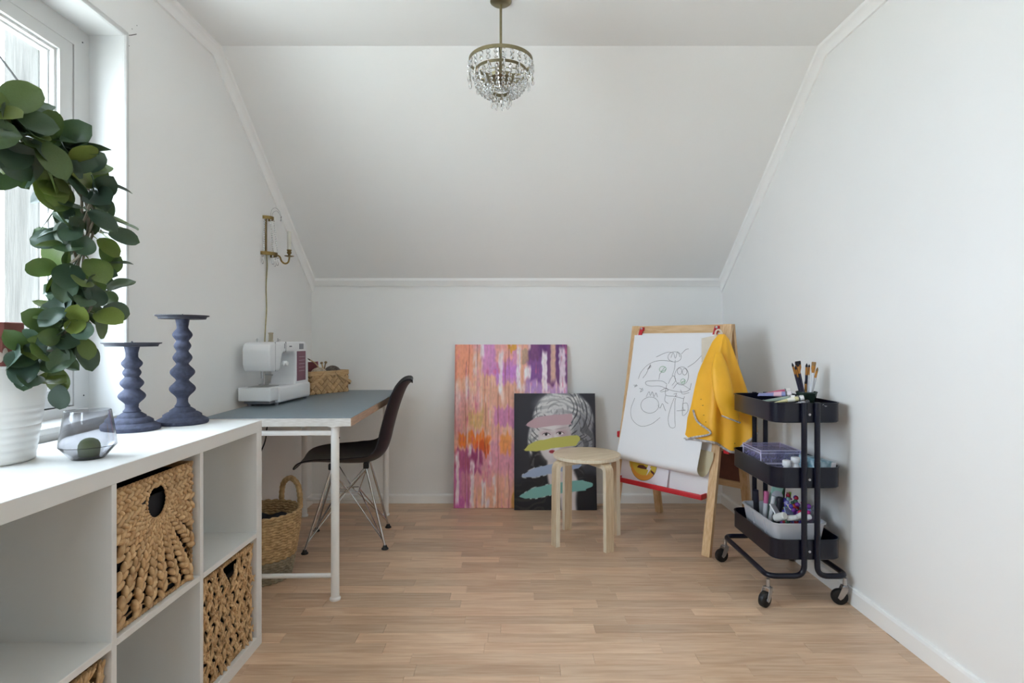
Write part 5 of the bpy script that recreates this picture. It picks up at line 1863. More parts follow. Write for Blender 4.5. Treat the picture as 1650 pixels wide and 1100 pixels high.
SHEET_BACK = 14 * 80   # faces from here on are the skin turned to the board
paper = thing('drawing_sheet', 'large white paper with a child\'s ink drawing clipped to the easel', 'paper')
on_easel(paper)
M['paper_back'] = mat('buff_paper_back', 'cfc4a6', 0.85)
o = sheet(lambda u, v: sheet_pt(PX0 + (PX1 - PX0) * u, PLEN * v), 14, 80).build('sheet', [M['paper'], M['paper_back']], paper, 60, fix=False)
for i_, p_ in enumerate(o.data.polygons):
    if SHEET_BACK <= i_ < 2 * 14 * 80: p_.material_index = 1
M['ink'] = mat('black_crayon_line', '4a4a50', 0.8)
M['green_crayon'] = mat('green_crayon_line', '6fae7a', 0.8)
INK = [[(-0.205, 0.825), (-0.191, 0.867), (-0.148, 0.909), (-0.084, 0.931), (-0.002, 0.929)], [(-0.176, 0.831), (-0.156, 0.86), (-0.138, 0.909)], [(-0.018, 0.807), (-0.052, 0.821), (-0.117, 0.819), (-0.152, 0.812), (-0.147, 0.796), (-0.113, 0.79), (-0.058, 0.793), (-0.011, 0.78)], [(0.105, 0.856), (0.103, 0.834), (0.092, 0.816), (0.075, 0.807), (0.055, 0.809), (0.038, 0.821), (0.026, 0.841), (0.023, 0.864), (0.03, 0.884), (0.045, 0.898), (0.064, 0.901), (0.083, 0.894), (0.098, 0.877), (0.105, 0.856)], [(0.062, 0.878), (0.06, 0.866), (0.051, 0.861), (0.04, 0.866), (0.035, 0.877), (0.037, 0.889), (0.047, 0.895), (0.057, 0.89), (0.062, 0.878)], [(0.093, 0.877), (0.09, 0.865), (0.081, 0.859), (0.071, 0.864), (0.065, 0.876), (0.068, 0.888), (0.077, 0.893), (0.087, 0.888), (0.093, 0.877)], [(0.049, 0.954), (0.046, 0.941), (0.034, 0.931), (0.017, 0.926), (-0.003, 0.927), (-0.02, 0.934), (-0.031, 0.945), (-0.032, 0.959), (-0.024, 0.971), (-0.009, 0.978), (0.01, 0.98), (0.029, 0.976), (0.043, 0.966), (0.049, 0.954)], [(-0.013, 0.948), (-0.003, 0.976), (0.014, 0.945), (0.023, 0.981), (0.04, 0.954)], [(-0.106, 0.95), (-0.044, 0.976), (-0.008, 0.976)], [(0.047, 0.969), (0.07, 0.993), (0.087, 0.997)], [(0.093, 0.901), (0.129, 0.925), (0.166, 0.964)], [(-0.011, 0.78), (0.035, 0.772), (0.087, 0.771), (0.12, 0.785), (0.126, 0.819)], [(-0.018, 0.803), (-0.016, 0.749), (0.038, 0.745), (0.091, 0.738), (0.098, 0.749)], [(-0.016, 0.749), (-0.016, 0.718), (0.008, 0.704)], [(0.095, 0.738), (0.096, 0.697), (0.107, 0.675)], [(0.039, 0.738), (0.027, 0.691), (0.021, 0.629), (0.04, 0.586), (0.07, 0.589), (0.06, 0.633), (0.047, 0.708), (0.048, 0.738)], [(-0.048, 0.692), (-0.05, 0.675), (-0.062, 0.659), (-0.081, 0.648), (-0.105, 0.644), (-0.128, 0.648), (-0.148, 0.658), (-0.16, 0.674), (-0.163, 0.692), (-0.155, 0.709), (-0.138, 0.722), (-0.116, 0.73), (-0.092, 0.73), (-0.07, 0.722), (-0.055, 0.709), (-0.048, 0.692)], [(-0.21, 0.719), (-0.225, 0.653), (-0.203, 0.599), (-0.141, 0.57), (-0.077, 0.588), (-0.028, 0.628)], [(-0.136, 0.731), (-0.123, 0.759), (-0.11, 0.738), (-0.102, 0.76), (-0.087, 0.734), (-0.078, 0.756), (-0.064, 0.734)], [(-0.231, 0.789), (-0.205, 0.788), (-0.223, 0.779), (-0.21, 0.794)], [(-0.188, 0.773), (-0.163, 0.767), (-0.18, 0.753), (-0.167, 0.777)], [(-0.054, 0.692), (-0.038, 0.677), (-0.028, 0.702), (-0.011, 0.678), (-0.001, 0.665)], [(0.094, 0.712), (0.119, 0.714), (0.129, 0.677), (0.103, 0.651), (0.094, 0.712)], [(0.008, 0.851), (0.016, 0.891), (0.015, 0.937)], [(-0.071, 0.828), (-0.07, 0.856), (-0.058, 0.872)], [(-0.054, 0.766), (-0.02, 0.784), (-0.005, 0.773), (-0.049, 0.762)], [(0.032, 0.756), (0.049, 0.761), (0.043, 0.745), (0.055, 0.75)], [(0.064, 0.671), (0.115, 0.68)], [(-0.154, 0.88), (-0.133, 0.905), (-0.145, 0.885), (-0.129, 0.897)], [(-0.009, 0.808), (0.001, 0.835), (0.016, 0.852), (0.032, 0.829), (0.014, 0.801)], [(0.024, 0.786), (0.047, 0.815), (0.065, 0.812), (0.092, 0.802), (0.128, 0.785)], [(0.069, 0.782), (0.084, 0.76), (0.121, 0.77)]]
GREEN = [[(-0.035, 0.885), (-0.04, 0.873), (-0.053, 0.868), (-0.068, 0.872), (-0.076, 0.883), (-0.071, 0.895), (-0.057, 0.9), (-0.042, 0.896), (-0.035, 0.885), (-0.063, 0.872), (-0.043, 0.896)], [(0.089, 0.827), (0.087, 0.818), (0.078, 0.813), (0.068, 0.817), (0.063, 0.826), (0.066, 0.835), (0.075, 0.839), (0.084, 0.836), (0.089, 0.827), (0.069, 0.82), (0.087, 0.834)]]


def draw(lines, m_, name, r):
    mb = MB()
    for ln in lines:
        pts = []
        for (x, z) in ln:
            s = (PZT - z) / sl.z
            pts.append(sheet_pt(x, s) + nf_ * 0.0008)
        mb.tube(smooth_path(pts, 4), r, 4)
    return mb.build(name, m_, paper, 0)


draw(INK, M['ink'], 'ink_lines', 0.00075)
draw(GREEN, M['green_crayon'], 'green_lines', 0.0010)

# lower sheet with a printed yellow face
ps = thing('printed_sheet', 'white sheet with a cut-off yellow and orange cartoon face in the easel tray', 'paper')
on_easel(ps)


def psp(x, z, off=0.004):
    return Vector((x, ey(z), z)) + nf_ * off


sheet(lambda u, v: psp(-0.262 + 0.305 * u, 0.276 + 0.17 * (1 - v), 0.004 + 0.012 * max(0, u - 0.8) / 0.2 * v), 10, 6).build('sheet', M['paper_print'], ps, 60)


def flat_poly(pts, off, hexc, name):
    mb = MB()
    n = len(pts)
    mb.add([tuple(psp(x, z, off)) for x, z in pts] + [tuple(psp(x, z, off - 0.0004)) for x, z in pts], [tuple(range(n)), tuple(range(n, 2 * n))[::-1]] + [(i, (i + 1) % n, n + (i + 1) % n, n + i) for i in range(n)])
    return mb.build(name, mat('print_' + name, hexc, 0.6), ps, 0)


fc, fr_ = (-0.118, 0.372), 0.082
circ = lambda a0, a1, r, cx_=fc[0], cz_=fc[1], n=20: [(cx_ + r * math.cos(R(a0 + (a1 - a0) * k / n)), cz_ + r * math.sin(R(a0 + (a1 - a0) * k / n))) for k in range(n + 1)]
flat_poly(circ(0, 360, fr_ + 0.0016, n=40)[:-1], 0.0050, '3a3020', 'face_outline')
flat_poly(circ(0, 360, fr_, n=40)[:-1], 0.0054, 'd8c048', 'face')
flat_poly(circ(190, 330, fr_ * 0.99) + circ(325, 195, fr_ * 0.99, cz_=fc[1] + 0.026), 0.0058, 'e0a040', 'face_shade')
flat_poly([(-0.158, 0.352), (-0.146, 0.366), (-0.118, 0.369), (-0.086, 0.355), (-0.098, 0.350), (-0.13, 0.349)], 0.0062, '5a2c26', 'mouth')
flat_poly([(-0.082, 0.385), (-0.062, 0.388), (-0.076, 0.362), (-0.066, 0.360), (-0.092, 0.318), (-0.084, 0.348), (-0.096, 0.351)], 0.0066, 'ece8f4', 'flash')
flat_poly([(-0.068, 0.352), (-0.044, 0.340), (-0.047, 0.329), (-0.068, 0.341)], 0.0066, '5a2c26', 'mouth_corner')
flat_poly([(-0.200, 0.384), (-0.188, 0.37), (-0.186, 0.33), (-0.204, 0.352), (-0.212, 0.378)], 0.0054, 'd8c048', 'ear')

# ------------------------------------------------------------------ yellow painting smock
M['smock'] = mat('yellow_coated_cloth', 'f6b82c', 0.5, var=0.07, vscale=7, bump=0.12, bscale=30)
M['smock_trim'] = mat('white_patterned_binding', 'dcd9d6', 0.7, hex2='8f8a90', vscale=70)
M['smock_lin'] = mat('cream_smock_lining', 'd9d2c4', 0.8, var=0.06, vscale=20)
smk = thing('painting_smock', 'yellow painting smock with white binding hanging from the easel clip', 'smock', (1.045, 2.88, 0.55))
SO = Vector(smk.location)
# outline measured in world metres: height, left x, right x at that height (front plane)
lev = [(1.075, 1.030, 1.062), (1.045, 1.010, 1.082), (0.99, 0.985, 1.100), (0.92, 0.953, 1.122), (0.88, 0.938, 1.133), (0.80, 0.920, 1.158), (0.72, 0.905, 1.180), (0.66, 0.888, 1.195), (0.61, 0.884, 1.203), (0.565, 0.876, 1.204)]


def lerp_lev(t):
    f = t * (len(lev) - 1)
    i = min(len(lev) - 2, int(f))
    g = f - i
    return [lev[i][k] + (lev[i + 1][k] - lev[i][k]) * g for k in range(3)]


def hem(u):
    """how far each strip drops below/above the last level"""
    return -0.072 * math.exp(-((u - 0.62) / 0.22) ** 2) + 0.030 * u * u - 0.018 * (1 - u) ** 2


def smock_front(u, v):
    z, xl, xr = lerp_lev(v)
    z += hem(u) * v ** 3
    x = xl + (xr - xl) * u
    w = xr - xl
    fold = (0.030 * math.sin(u * PI * 2.6 + 0.4) + 0.014 * math.sin(u * PI * 6.2 + 1.1 + v * 1.5)) * v ** 0.8
    belly = 0.06 * math.sin(PI * u) * (0.35 + 0.65 * v)
    y_ = 2.838 - 0.030 * v - belly * 0.72 - fold * 0.8 + 0.03 * abs(u - 0.5) + 0.10 * (max(0, 0.36 - u) / 0.36) ** 1.5 * (0.2 + 0.8 * v)
    return Vector((x, y_, z)) - SO


def smock_back(u, v):
    p = smock_front(u, v)
    q = p + SO
    return Vector((q.x, q.y + 0.016 * math.sin(PI * u), q.z + 0.010 * v * math.sin(PI * u))) - SO if 0 < u < 1 else p


nu, nv = 44, 40
mb = MB(); mb.grid(smock_front, nu, nv)
k = len(mb.v); mb.grid(smock_back, nu, nv)
w_ = nu + 1
for i in range(nu):
    mb.f.append((i, i + 1, k + i + 1, k + i))
mb.build('cloth', M['smock'], smk, 70)
mb = MB()
mb.tube([smock_front(i / nu, 1.0) for i in range(nu + 1)], 0.0062, 7)
mb.build('hem_binding', M['smock_trim'], smk)
# front flap fold with its bound edge on the left
flap = [smock_front(0.02, 0.70), smock_front(0.10, 0.80), smock_front(0.24, 0.90), smock_front(0.08, 0.97), smock_front(0.0, 1.0)]
flap = [p_ + Vector((0, -0.022, 0)) for p_ in flap]
MB().tube(smooth_path(flap, 5), 0.0052, 7).build('edge_binding', M['smock_trim'], smk)
# sleeve hanging down the front
sl_pts = [(1.012, 2.805, 0.985), (1.006, 2.775, 0.92), (1.012, 2.752, 0.84), (1.022, 2.738, 0.76), (1.036, 2.732, 0.695), (1.046, 2.732, 0.668)]
sl_w = [0.016, 0.038, 0.047, 0.050, 0.046, 0.042]
sq_ = smooth_path([(p_[0], p_[2], w) for p_, w in zip(sl_pts, sl_w)], 4)
sy_ = smooth_path([(p_[1], 0, 0) for p_ in sl_pts], 4)


def sleeve(u, v):
    i = min(len(sq_) - 1, int(round(v * (len(sq_) - 1))))
    a = 2 * PI * u
    w = sq_[i].z
    x = sq_[i].x + w * math.cos(a) * (1 + 0.05 * math.sin(9 * v + 3 * a))
    yv = sy_[i].x - 0.020 * math.sin(a) * (0.5 + 0.5 * min(1, v * 3))
    z = sq_[i].y - 0.016 * math.cos(a) * v
    return Vector((x, yv, z)) - SO


mb = MB(); mb.grid(sleeve, 28, len(sq_) - 1, wrap_u=True)
mb.build('sleeve', M['smock'], smk, 70)
MB().tube([sleeve(k_ / 28, 1.0) for k_ in range(28)], 0.0038, 6, closed=True).build('cuff_binding', M['smock_trim'], smk)
# neck lining turned out, and hanging loop
mb = sheet(lambda u, v: Vector((0.962 + 0.085 * u, 2.905 - 0.050 * u - 0.004 * math.sin(PI * u), 1.055 + 0.022 * u - (0.018 + 0.075 * (1 - u) ** 0.7 + 0.03) * v)) - SO, 8, 6, 0.001)
mb.build('neck_lining', M['smock_lin'], smk, 60)
MB().tube(smooth_path([Vector(p_) - SO for p_ in ((1.018, 2.868, 1.070), (1.020, 2.862, 1.090), (1.032, 2.858, 1.098), (1.044, 2.856, 1.088), (1.046, 2.858, 1.068))], 4), 0.0045, 7).build('hanging_loop', M['smock_lin'], smk)
# dark paint marks
M['ink_mark'] = mat('dark_paint_mark', '4a3430', 0.7)
mb = MB()
for (u, v, L) in ((0.16, 0.955, 0.016), (0.20, 0.945, 0.012), (0.14, 0.66, 0.006), (0.17, 0.74, 0.005), (0.11, 0.62, 0.004), (0.62, 0.93, 0.005), (0.20, 0.80, 0.004)):
    p_ = smock_front(u, v); q_ = smock_front(u + L * 2.2, v - L * 0.5)
    mb.tube([p_ + Vector((0, -0.001, 0)), q_ + Vector((0, -0.001, 0))], 0.0016, 5)
mb.build('paint_mark', M['ink_mark'], smk)

# ================================================================== trolley
M['cart'] = mat('black_powder_coat', '0e1020', 0.28, spec=0.4)
M['bolt'] = mat('white_bolt', 'd8d8de', 0.35)
cart = thing('utility_trolley', 'black three-tier metal utility trolley on casters by the right wall', 'trolley', (1.1725, 2.481, 0))
CW, CL = 0.275, 0.438


def tray(z0, z1):
    mb = MB()
    outs = [(CW, CL, 0.046, z0 + 0.004), (CW, CL, 0.046, z1 - 0.003), (CW + 0.006, CL + 0.006, 0.049, z1 - 0.003), (CW + 0.006, CL + 0.006, 0.049, z1), (CW - 0.003, CL - 0.003, 0.045, z1), (CW - 0.003, CL - 0.003, 0.045, z0 + 0.005), (CW - 0.012, CL - 0.012, 0.041, z0 + 0.003)]
    vs = []
    for w, l, r_, z in [(CW - 0.010, CL - 0.010, 0.042, z0)] + outs:
        vs += [(x, y, z) for x, y in rrect(w, l, r_, 7)]
    n = len(rrect(1, 1, 0.1, 7))
    m_ = len(outs) + 1
    fs = [(j * n + i, j * n + (i + 1) % n, (j + 1) * n + (i + 1) % n, (j + 1) * n + i) for j in range(m_ - 1) for i in range(n)]
    fs += [tuple(range(n))[::-1], tuple((m_ - 1) * n + i for i in range(n))]
    mb.add(vs, fs)
    return mb


TZ = ((0.718, 0.797), (0.459, 0.542), (0.176, 0.257))
PXs = (1.149 - 1.1725, 1.2006 - 1.1725)
PYn = -CL / 2 - 0.0115
for (a, b_) in TZ:
    t_ = tray(a, b_).build('tray', M['cart'], cart, 40)
    for sy in (-1, 1):
        MB().rbox(PXs[0], PXs[1], sy * (CL / 2 + 0.0015) - 0.002, sy * (CL / 2 + 0.0015) + 0.002, a + 0.004, b_ - 0.002, 0.001, 1).build('bracket', M['cart'], t_)
        MB().lathe([(0.0052, 0), (0.0052, 0.002), (0.003, 0.004)], 14, T((PXs[0] + PXs[1]) / 2, sy * (CL / 2 + 0.003), (a + b_) / 2 - 0.006) @ RX(sy * -PI / 2)).build('bolt', M['bolt'], t_)
ZB = 0.118
for (px_, ex) in ((PXs[0], -0.166), (PXs[1], 0.146)):
    pth = fillet_path([(px_, PYn, TZ[0][1] + 0.003), (px_, PYn, ZB), (ex, PYn, ZB), (ex, -PYn, ZB), (px_, -PYn, ZB), (px_, -PYn, TZ[0][1] + 0.003)], 0.042, 8)
    MB().tube(pth, 0.0108, 14).build('frame_tube', M['cart'], cart)
    for z in (0.262, 0.55):
        for sy in (-1, 1):
            MB().lathe([(0.0114, z - 0.002), (0.0114, z + 0.016)], 14, T(px_, sy * -PYn, 0)).build('tube_joint', M['cart'], cart)


def caster(x, y, ang):
    ct = bpy.data.objects.new('caster', None)
    COL.objects.link(ct); ct.parent = cart
    ct.location = (x, y, 0); ct.rotation_euler = (0, 0, ang)
    wr = 0.0305
    MB().lathe([(wr - 0.006, -0.011), (wr - 0.001, -0.0095), (wr, -0.006), (wr, 0.006), (wr - 0.001, 0.0095), (wr - 0.006, 0.011)], 28, T(0.020, 0, wr) @ RX(PI / 2)).build('wheel', M['black_pl'], ct)
    mb = MB()
    mb.lathe([(0.0075, ZB - 0.012), (0.0075, 0.078), (0.012, 0.076), (0.012, 0.070), (0.005, 0.068)], 16)
    for sy in (-1, 1):
        mb.add([(-0.010, sy * 0.0135, 0.074), (0.012, sy * 0.0135, 0.074), (0.029, sy * 0.0155, 0.030), (0.020, sy * 0.0155, 0.022), (0.010, sy * 0.0155, 0.030), (-0.006, sy * 0.0135, 0.055)] + [(-0.010, sy * 0.0155, 0.074), (0.012, sy * 0.0155, 0.074), (0.029, sy * 0.0175, 0.030), (0.020, sy * 0.0175, 0.022), (0.010, sy * 0.0175, 0.030), (-0.006, sy * 0.0155, 0.055)],
               [(0, 1, 2, 3, 4, 5), (6, 7, 8, 9, 10, 11)] + [(i, (i + 1) % 6, 6 + (i + 1) % 6, 6 + i) for i in range(6)])
    mb.box(-0.010, 0.012, -0.0155, 0.0155, 0.070, 0.0745)
    mb.lathe([(0.006, -0.019), (0.006, 0.019)], 12, T(0.020, 0, wr) @ RX(PI / 2))
    mb.build('fork', M['steel'], ct)


caster(-0.164, PYn + 0.004, R(-148))
caster(0.144, PYn + 0.012, R(165))
caster(-0.164, -PYn - 0.004, R(195))
caster(0.144, -PYn - 0.012, R(60))
M['scratch'] = mat('bare_metal_scratch', 'b8b8c0', 0.5)
mb = MB()
for (x, z, L, a) in ((0.055, 0.789, 0.006, 0.5), (0.062, 0.786, 0.010, -0.2), (0.066, 0.783, 0.007, 0.3)):
    mb.tube([(x, -CL / 2 - 0.0002, z), (x + L * math.cos(a), -CL / 2 - 0.0002, z + L * math.sin(a))], 0.0008, 5)
mb.build('scratch', M['scratch'], cart)

# ------------------------------------------------------------------ top tray: jar of brushes and paint tubes
M['green_glaze'] = mat('dark_green_glaze', '2e4038', 0.22, hex2='1a2620', vscale=40)
jar = thing('brush_jar', 'dark green glazed jar holding brushes on the trolley top', 'jar', (1.246, 2.42, 0.7235))
outl = [(0.034, 0.0), (0.036, 0.004), (0.034, 0.03), (0.035, 0.07), (0.040, 0.095), (0.0435, 0.103), (0.0425, 0.105), (0.038, 0.097), (0.032, 0.07), (0.031, 0.008), (0.005, 0.006)]
MB().lathe(outl, 12, a0=PI / 12).build('jar_body', M['green_glaze'], jar, 50)
M['bristle_d'] = mat('dark_bristle', '1e1c22', 0.8)
M['ferrule'] = mat('copper_ferrule', 'c08a4c', 0.3, 1.0)
M['h_navy'] = mat('navy_handle', '23233a', 0.35)
M['h_white'] = mat('white_handle', 'd4d6dc', 0.35)
M['h_wood'] = mat('raw_wood_handle', 'cfa56c', 0.5)
M['bristle_t'] = mat('tan_bristle', '9a7c54', 0.85)
BR = [  # tip (x, z), handle, bristle, half width, label
    (1.176, 0.950, 'h_navy', 'bristle_d', 0.0032, 'thin navy-handled round brush leaning farthest left in the green jar'),
    (1.190, 0.938, 'h_navy', 'bristle_d', 0.0036, 'slightly shorter navy-handled round brush in the green jar'),
    (1.205, 0.950, 'h_navy', 'bristle_d', 0.0045, 'navy-handled brush half hidden behind the wide flat brush'),
    (1.215, 0.956, 'h_navy', 'bristle_d', 0.0110, 'wide flat brush with dark tip and copper ferrule in the green jar'),
    (1.240, 0.948, 'h_navy', 'bristle_d', 0.0038, 'navy-handled pointed brush standing upright mid-jar'),
    (1.252, 0.944, 'h_white', 'bristle_d', 0.0030, 'white-handled pointed brush standing upright mid-jar'),
    (1.268, 0.954, 'h_white', 'bristle_t', 0.0085, 'flat tan brush with copper ferrule and white handle'),
    (1.288, 0.948, 'h_white', 'bristle_t', 0.0060, 'white-handled brush with grey tip leaning right in the jar'),
    (1.300, 0.930, 'h_white', 'bristle_t', 0.0045, 'pale brush leaning farthest right in the green jar'),
    (1.235, 0.878, 'h_wood', 'bristle_d', 0.0040, 'short raw wood brush in the green jar'),
]
brg = random.Random(4)
for i, (tx, tz, hm, bm_, hw2, lab) in enumerate(BR):
    hw2 *= 1.3
    base = Vector((1.246 + (tx - 1.246) * 0.10, 2.42 + brg.uniform(-0.016, 0.016), 0.732))
    tip = Vector((tx, 2.42 + brg.uniform(-0.022, 0.022), tz))
    t_ = thing('paint_brush', lab, 'brush', tuple(base), 0, 'brushes in the green jar')
    d = tip - base
    Lb = d.length
    t_.rotation_mode = 'QUATERNION'
    zq = d.normalized(); xq = (Vector((1, 0.25, 0)) - zq * zq.dot(Vector((1, 0.25, 0)))).normalized()
    t_.rotation_quaternion = Matrix((xq, zq.cross(xq), zq)).transposed().to_quaternion()
    lb = 0.016 if hw2 > 0.004 else 0.012
    lf = 0.034
    fl = 0.0030 if hw2 > 0.005 else hw2
    hs = min(0.0056, hw2)
    S1 = SC(1, 1, 1)
    MB().tube([(0, 0, 0), (0, 0, Lb * 0.4), (0, 0, Lb - lb - lf + 0.004)], [hs * 0.55, hs * 1.15, hs], 10).build('handle', M[hm], t_)
    mb = MB()
    mb.lathe([(hs, Lb - lb - lf), (hw2, Lb - lb - lf * 0.35), (hw2, Lb - lb)], 14, SC(1, fl / hw2, 1))
    mb.build('ferrule', M['ferrule'], t_)
    mb = MB()
    if hw2 > 0.006: mb.lathe([(hw2 * 0.97, Lb - lb - 0.001), (hw2 * 1.05, Lb - lb * 0.4), (hw2 * 0.98, Lb)], 14, SC(1, fl / hw2, 1))
    else: mb.lathe([(hw2 * 0.95, Lb - lb - 0.001), (hw2, Lb - lb * 0.6), (hw2 * 0.2, Lb)], 12, SC(1, fl / hw2, 1))
    mb.build('bristles', M[bm_], t_)


def paint_tube(label, hexc, loc, L, w, rot, caphex='e2e2e4', band=None):
    w *= 1.2
    t_ = thing('paint_tube', label, 'paint tube', loc, 0, 'paint tubes on the trolley top')
    t_.rotation_euler = rot
    m_ = mat('tube_' + hexc, hexc, 0.4)
    # flat crimp at one end, round shoulder at the other
    def fn(u, v):
        a = 2 * PI * u
        th = 0.0012 + (w * 0.55 - 0.0012) * min(1, v * 1.25) ** 0.8
        ww = w * (1.05 - 0.12 * v)
        return (L * v, ww * math.cos(a), th * math.sin(a))
    mb = MB(); mb.grid(fn, 20, 8, wrap_u=True)
    mb.box(-0.006, 0.001, -w * 1.05, w * 1.05, -0.0014, 0.0014)
    n0 = 20 * 8
    mb.f.append(tuple(n0 + k for k in range(20)))
    mb.build('tube_body', m_, t_, 50)
    mb = MB(); mb.lathe([(w * 0.85, L), (w * 0.45, L + 0.006), (w * 0.45, L + 0.008)], 16, RY(PI / 2) @ T(0, 0, 0)); mb.v = [(x, y, z) for x, y, z in mb.v]
    mb.build('shoulder', M['steel'], t_)
    MB().lathe([(w * 0.62, L + 0.006), (w * 0.68, L + 0.012), (w * 0.60, L + 0.022)], 14, RY(PI / 2)).build('cap', mat('cap_' + caphex, caphex, 0.4), t_)
    if band:
        MB().grid(lambda u, v: (L * (0.55 + 0.3 * v), (w * (1.06 - 0.12 * (0.55 + 0.3 * v))) * math.cos(2 * PI * u), (0.0016 + (w * 0.56 - 0.0012) * min(1, (0.55 + 0.3 * v) * 1.25) ** 0.8) * math.sin(2 * PI * u)), 20, 2, wrap_u=True).build('label_band', mat('band_' + band, band, 0.5), t_)
    return t_


zt0 = TZ[0][0] + 0.006
paint_tube('lavender paint tube lying on top of the others', '8a8fc0', (1.082, 2.50, zt0 + 0.084), 0.105, 0.016, (0.2, R(-4), R(-32)), 'e8dfe4', 'e0b8c8')
paint_tube('pink paint tube behind the lavender tube', 'c9587c', (1.105, 2.545, zt0 + 0.080), 0.10, 0.015, (0, R(-10), R(-24)), 'e8e4e0')
paint_tube('grey-green paint tube in front of the lavender tube', '8fa096', (1.076, 2.445, zt0 + 0.062), 0.10, 0.015, (0.1, R(-9), R(-26)), 'e8e8e6')
paint_tube('cream paint tube nearest the near rim of the tray', 'd8cf9c', (1.092, 2.388, zt0 + 0.060), 0.095, 0.015, (-0.1, R(-12), R(-14)), 'e8e8e6', 'f0ece0')
paint_tube('silver paint tube beside the green jar', 'b0b2b8', (1.112, 2.328, zt0 + 0.046), 0.085, 0.014, (0, R(-12), R(10)), '3a3a40')
paint_tube('white paint tube with dark cap under the cream tube', 'dcdcdc', (1.09, 2.36, zt0 + 0.034), 0.10, 0.015, (0, 0, R(25)), '2c2c30')
paint_tube('navy paint tube at the bottom of the pile', '3a3f70', (1.075, 2.42, zt0 + 0.016), 0.10, 0.018, (0, 0, R(-8)), 'e2e2e4')
paint_tube('crimson paint tube at the bottom of the pile', '9c2c40', (1.075, 2.48, zt0 + 0.036), 0.10, 0.018, (0, 0, R(-20)), 'e2e2e4')

# ------------------------------------------------------------------ middle tray
M['lilac_clear'] = glass('lilac_tinted_plastic', 'dcd8f2', 0.12, 1.12)
M['lilac_bits'] = mat('lilac_beads', '938ac6', 0.4)
M['lilac_edge'] = mat('milky_lilac_edge', 'd9d6ee', 0.35)
M['white_pl'] = mat('white_plastic', 'e6e6ea', 0.4)
zm0 = TZ[1][0] + 0.0055


def organizer(label, z):
    t_ = thing('bead_organizer', label, 'box', (1.144, 2.53, z), 0, 'stacked clear bead boxes')
    W, L, h, th = 0.168, 0.185, 0.056, 0.0016
    mb = MB()
    mb.box(-W / 2, W / 2, -L / 2, L / 2, 0, th)
    for s in (-1, 1):
        mb.box(s * W / 2 - th / 2, s * W / 2 + th / 2, -L / 2, L / 2, th, h - 0.010)
        mb.box(-W / 2, W / 2, s * L / 2 - th / 2, s * L / 2 + th / 2, th, h - 0.010)
    mb.build('box', M['lilac_film'], t_, 0)
    for k in range(1, 4):
        x = -W / 2 + W * k / 4
        MB().box(x - th / 2, x + th / 2, -L / 2, L / 2, th, h - 0.012).build('partition', M['lilac_film'], t_, 0)
    for k in range(1, 3):
        y_ = -L / 2 + L * k / 3
        MB().box(-W / 2, W / 2, y_ - th / 2, y_ + th / 2, th, h - 0.012).build('partition', M['lilac_film'], t_, 0)
    mb = MB()
    mb.rbox(-W / 2 - 0.002, W / 2 + 0.002, -L / 2 - 0.002, L / 2 + 0.002, h - 0.006, h, 0.002, 2)
    for s in (-1, 1):
        mb.box(s * (W / 2 + 0.001) - 0.001, s * (W / 2 + 0.001) + 0.001, -L / 2 - 0.002, L / 2 + 0.002, h - 0.014, h - 0.004)
        mb.box(-W / 2 - 0.002, W / 2 + 0.002, s * (L / 2 + 0.001) - 0.001, s * (L / 2 + 0.001) + 0.001, h - 0.014, h - 0.004)
    mb.build('lid', M['lilac_film'], t_, 0)
    MB().rbox(-0.016, 0.016, -L / 2 - 0.006, -L / 2 - 0.001, h - 0.026, h - 0.004, 0.002, 1).build('latch', M['lilac_film'], t_)
    mb = MB()
    for s in (-1, 1):
        for q in (-1, 1):
            mb.tube([(s * W / 2, q * L / 2, 0), (s * W / 2, q * L / 2, h)], 0.0022, 6)
        for zz_ in (0.001, h - 0.014, h - 0.002):
            mb.tube([(s * (W / 2 + 0.001), -L / 2, zz_), (s * (W / 2 + 0.001), L / 2, zz_)], 0.0013, 6)
            mb.tube([(-W / 2, s * (L / 2 + 0.001), zz_), (W / 2, s * (L / 2 + 0.001), zz_)], 0.0013, 6)
    mb.build('edge_ridge', M['lilac_edge'], t_)
    rg = random.Random(int(z * 1000))
    mb = MB()
    for k in range(150):
        cx_, cy_ = rg.randrange(4), rg.randrange(3)
        mb.ell(T(-W / 2 + W * (cx_ + rg.uniform(0.15, 0.85)) / 4, -L / 2 + L * (cy_ + rg.uniform(0.12, 0.88)) / 3, th + rg.uniform(0.003, 0.024)) @ SC(0.004, 0.004, 0.004), 6, 3)
    o_ = mb.build('bead_fill', M['lilac_bits'], t_)
    o_['kind'] = 'stuff'
    return t_


m, nt, b = newmat('lilac_clear_plastic')
tr = nt.nodes.new('ShaderNodeBsdfTransparent'); tr.inputs[0].default_value = lin('f0eefc')
df = nt.nodes.new('ShaderNodeBsdfDiffuse'); df.inputs[0].default_value = lin('e6e3f6')
gg = nt.nodes.new('ShaderNodeBsdfGlossy'); gg.inputs['Roughness'].default_value = 0.08
a1 = nt.nodes.new('ShaderNodeMixShader'); a1.inputs[0].default_value = 0.13
a2 = nt.nodes.new('ShaderNodeMixShader'); a2.inputs[0].default_value = 0.12
nt.links.new(tr.outputs[0], a1.inputs[1]); nt.links.new(df.outputs[0], a1.inputs[2])
nt.links.new(a1.outputs[0], a2.inputs[1]); nt.links.new(gg.outputs[0], a2.inputs[2])
nt.links.new(a2.outputs[0], nt.nodes['Material Output'].inputs[0])
M['lilac_film'] = m
organizer('clear lilac bead box in the middle tray, under another box', zm0)
organizer('clear lilac bead box on top of its twin in the middle tray', zm0 + 0.0565)
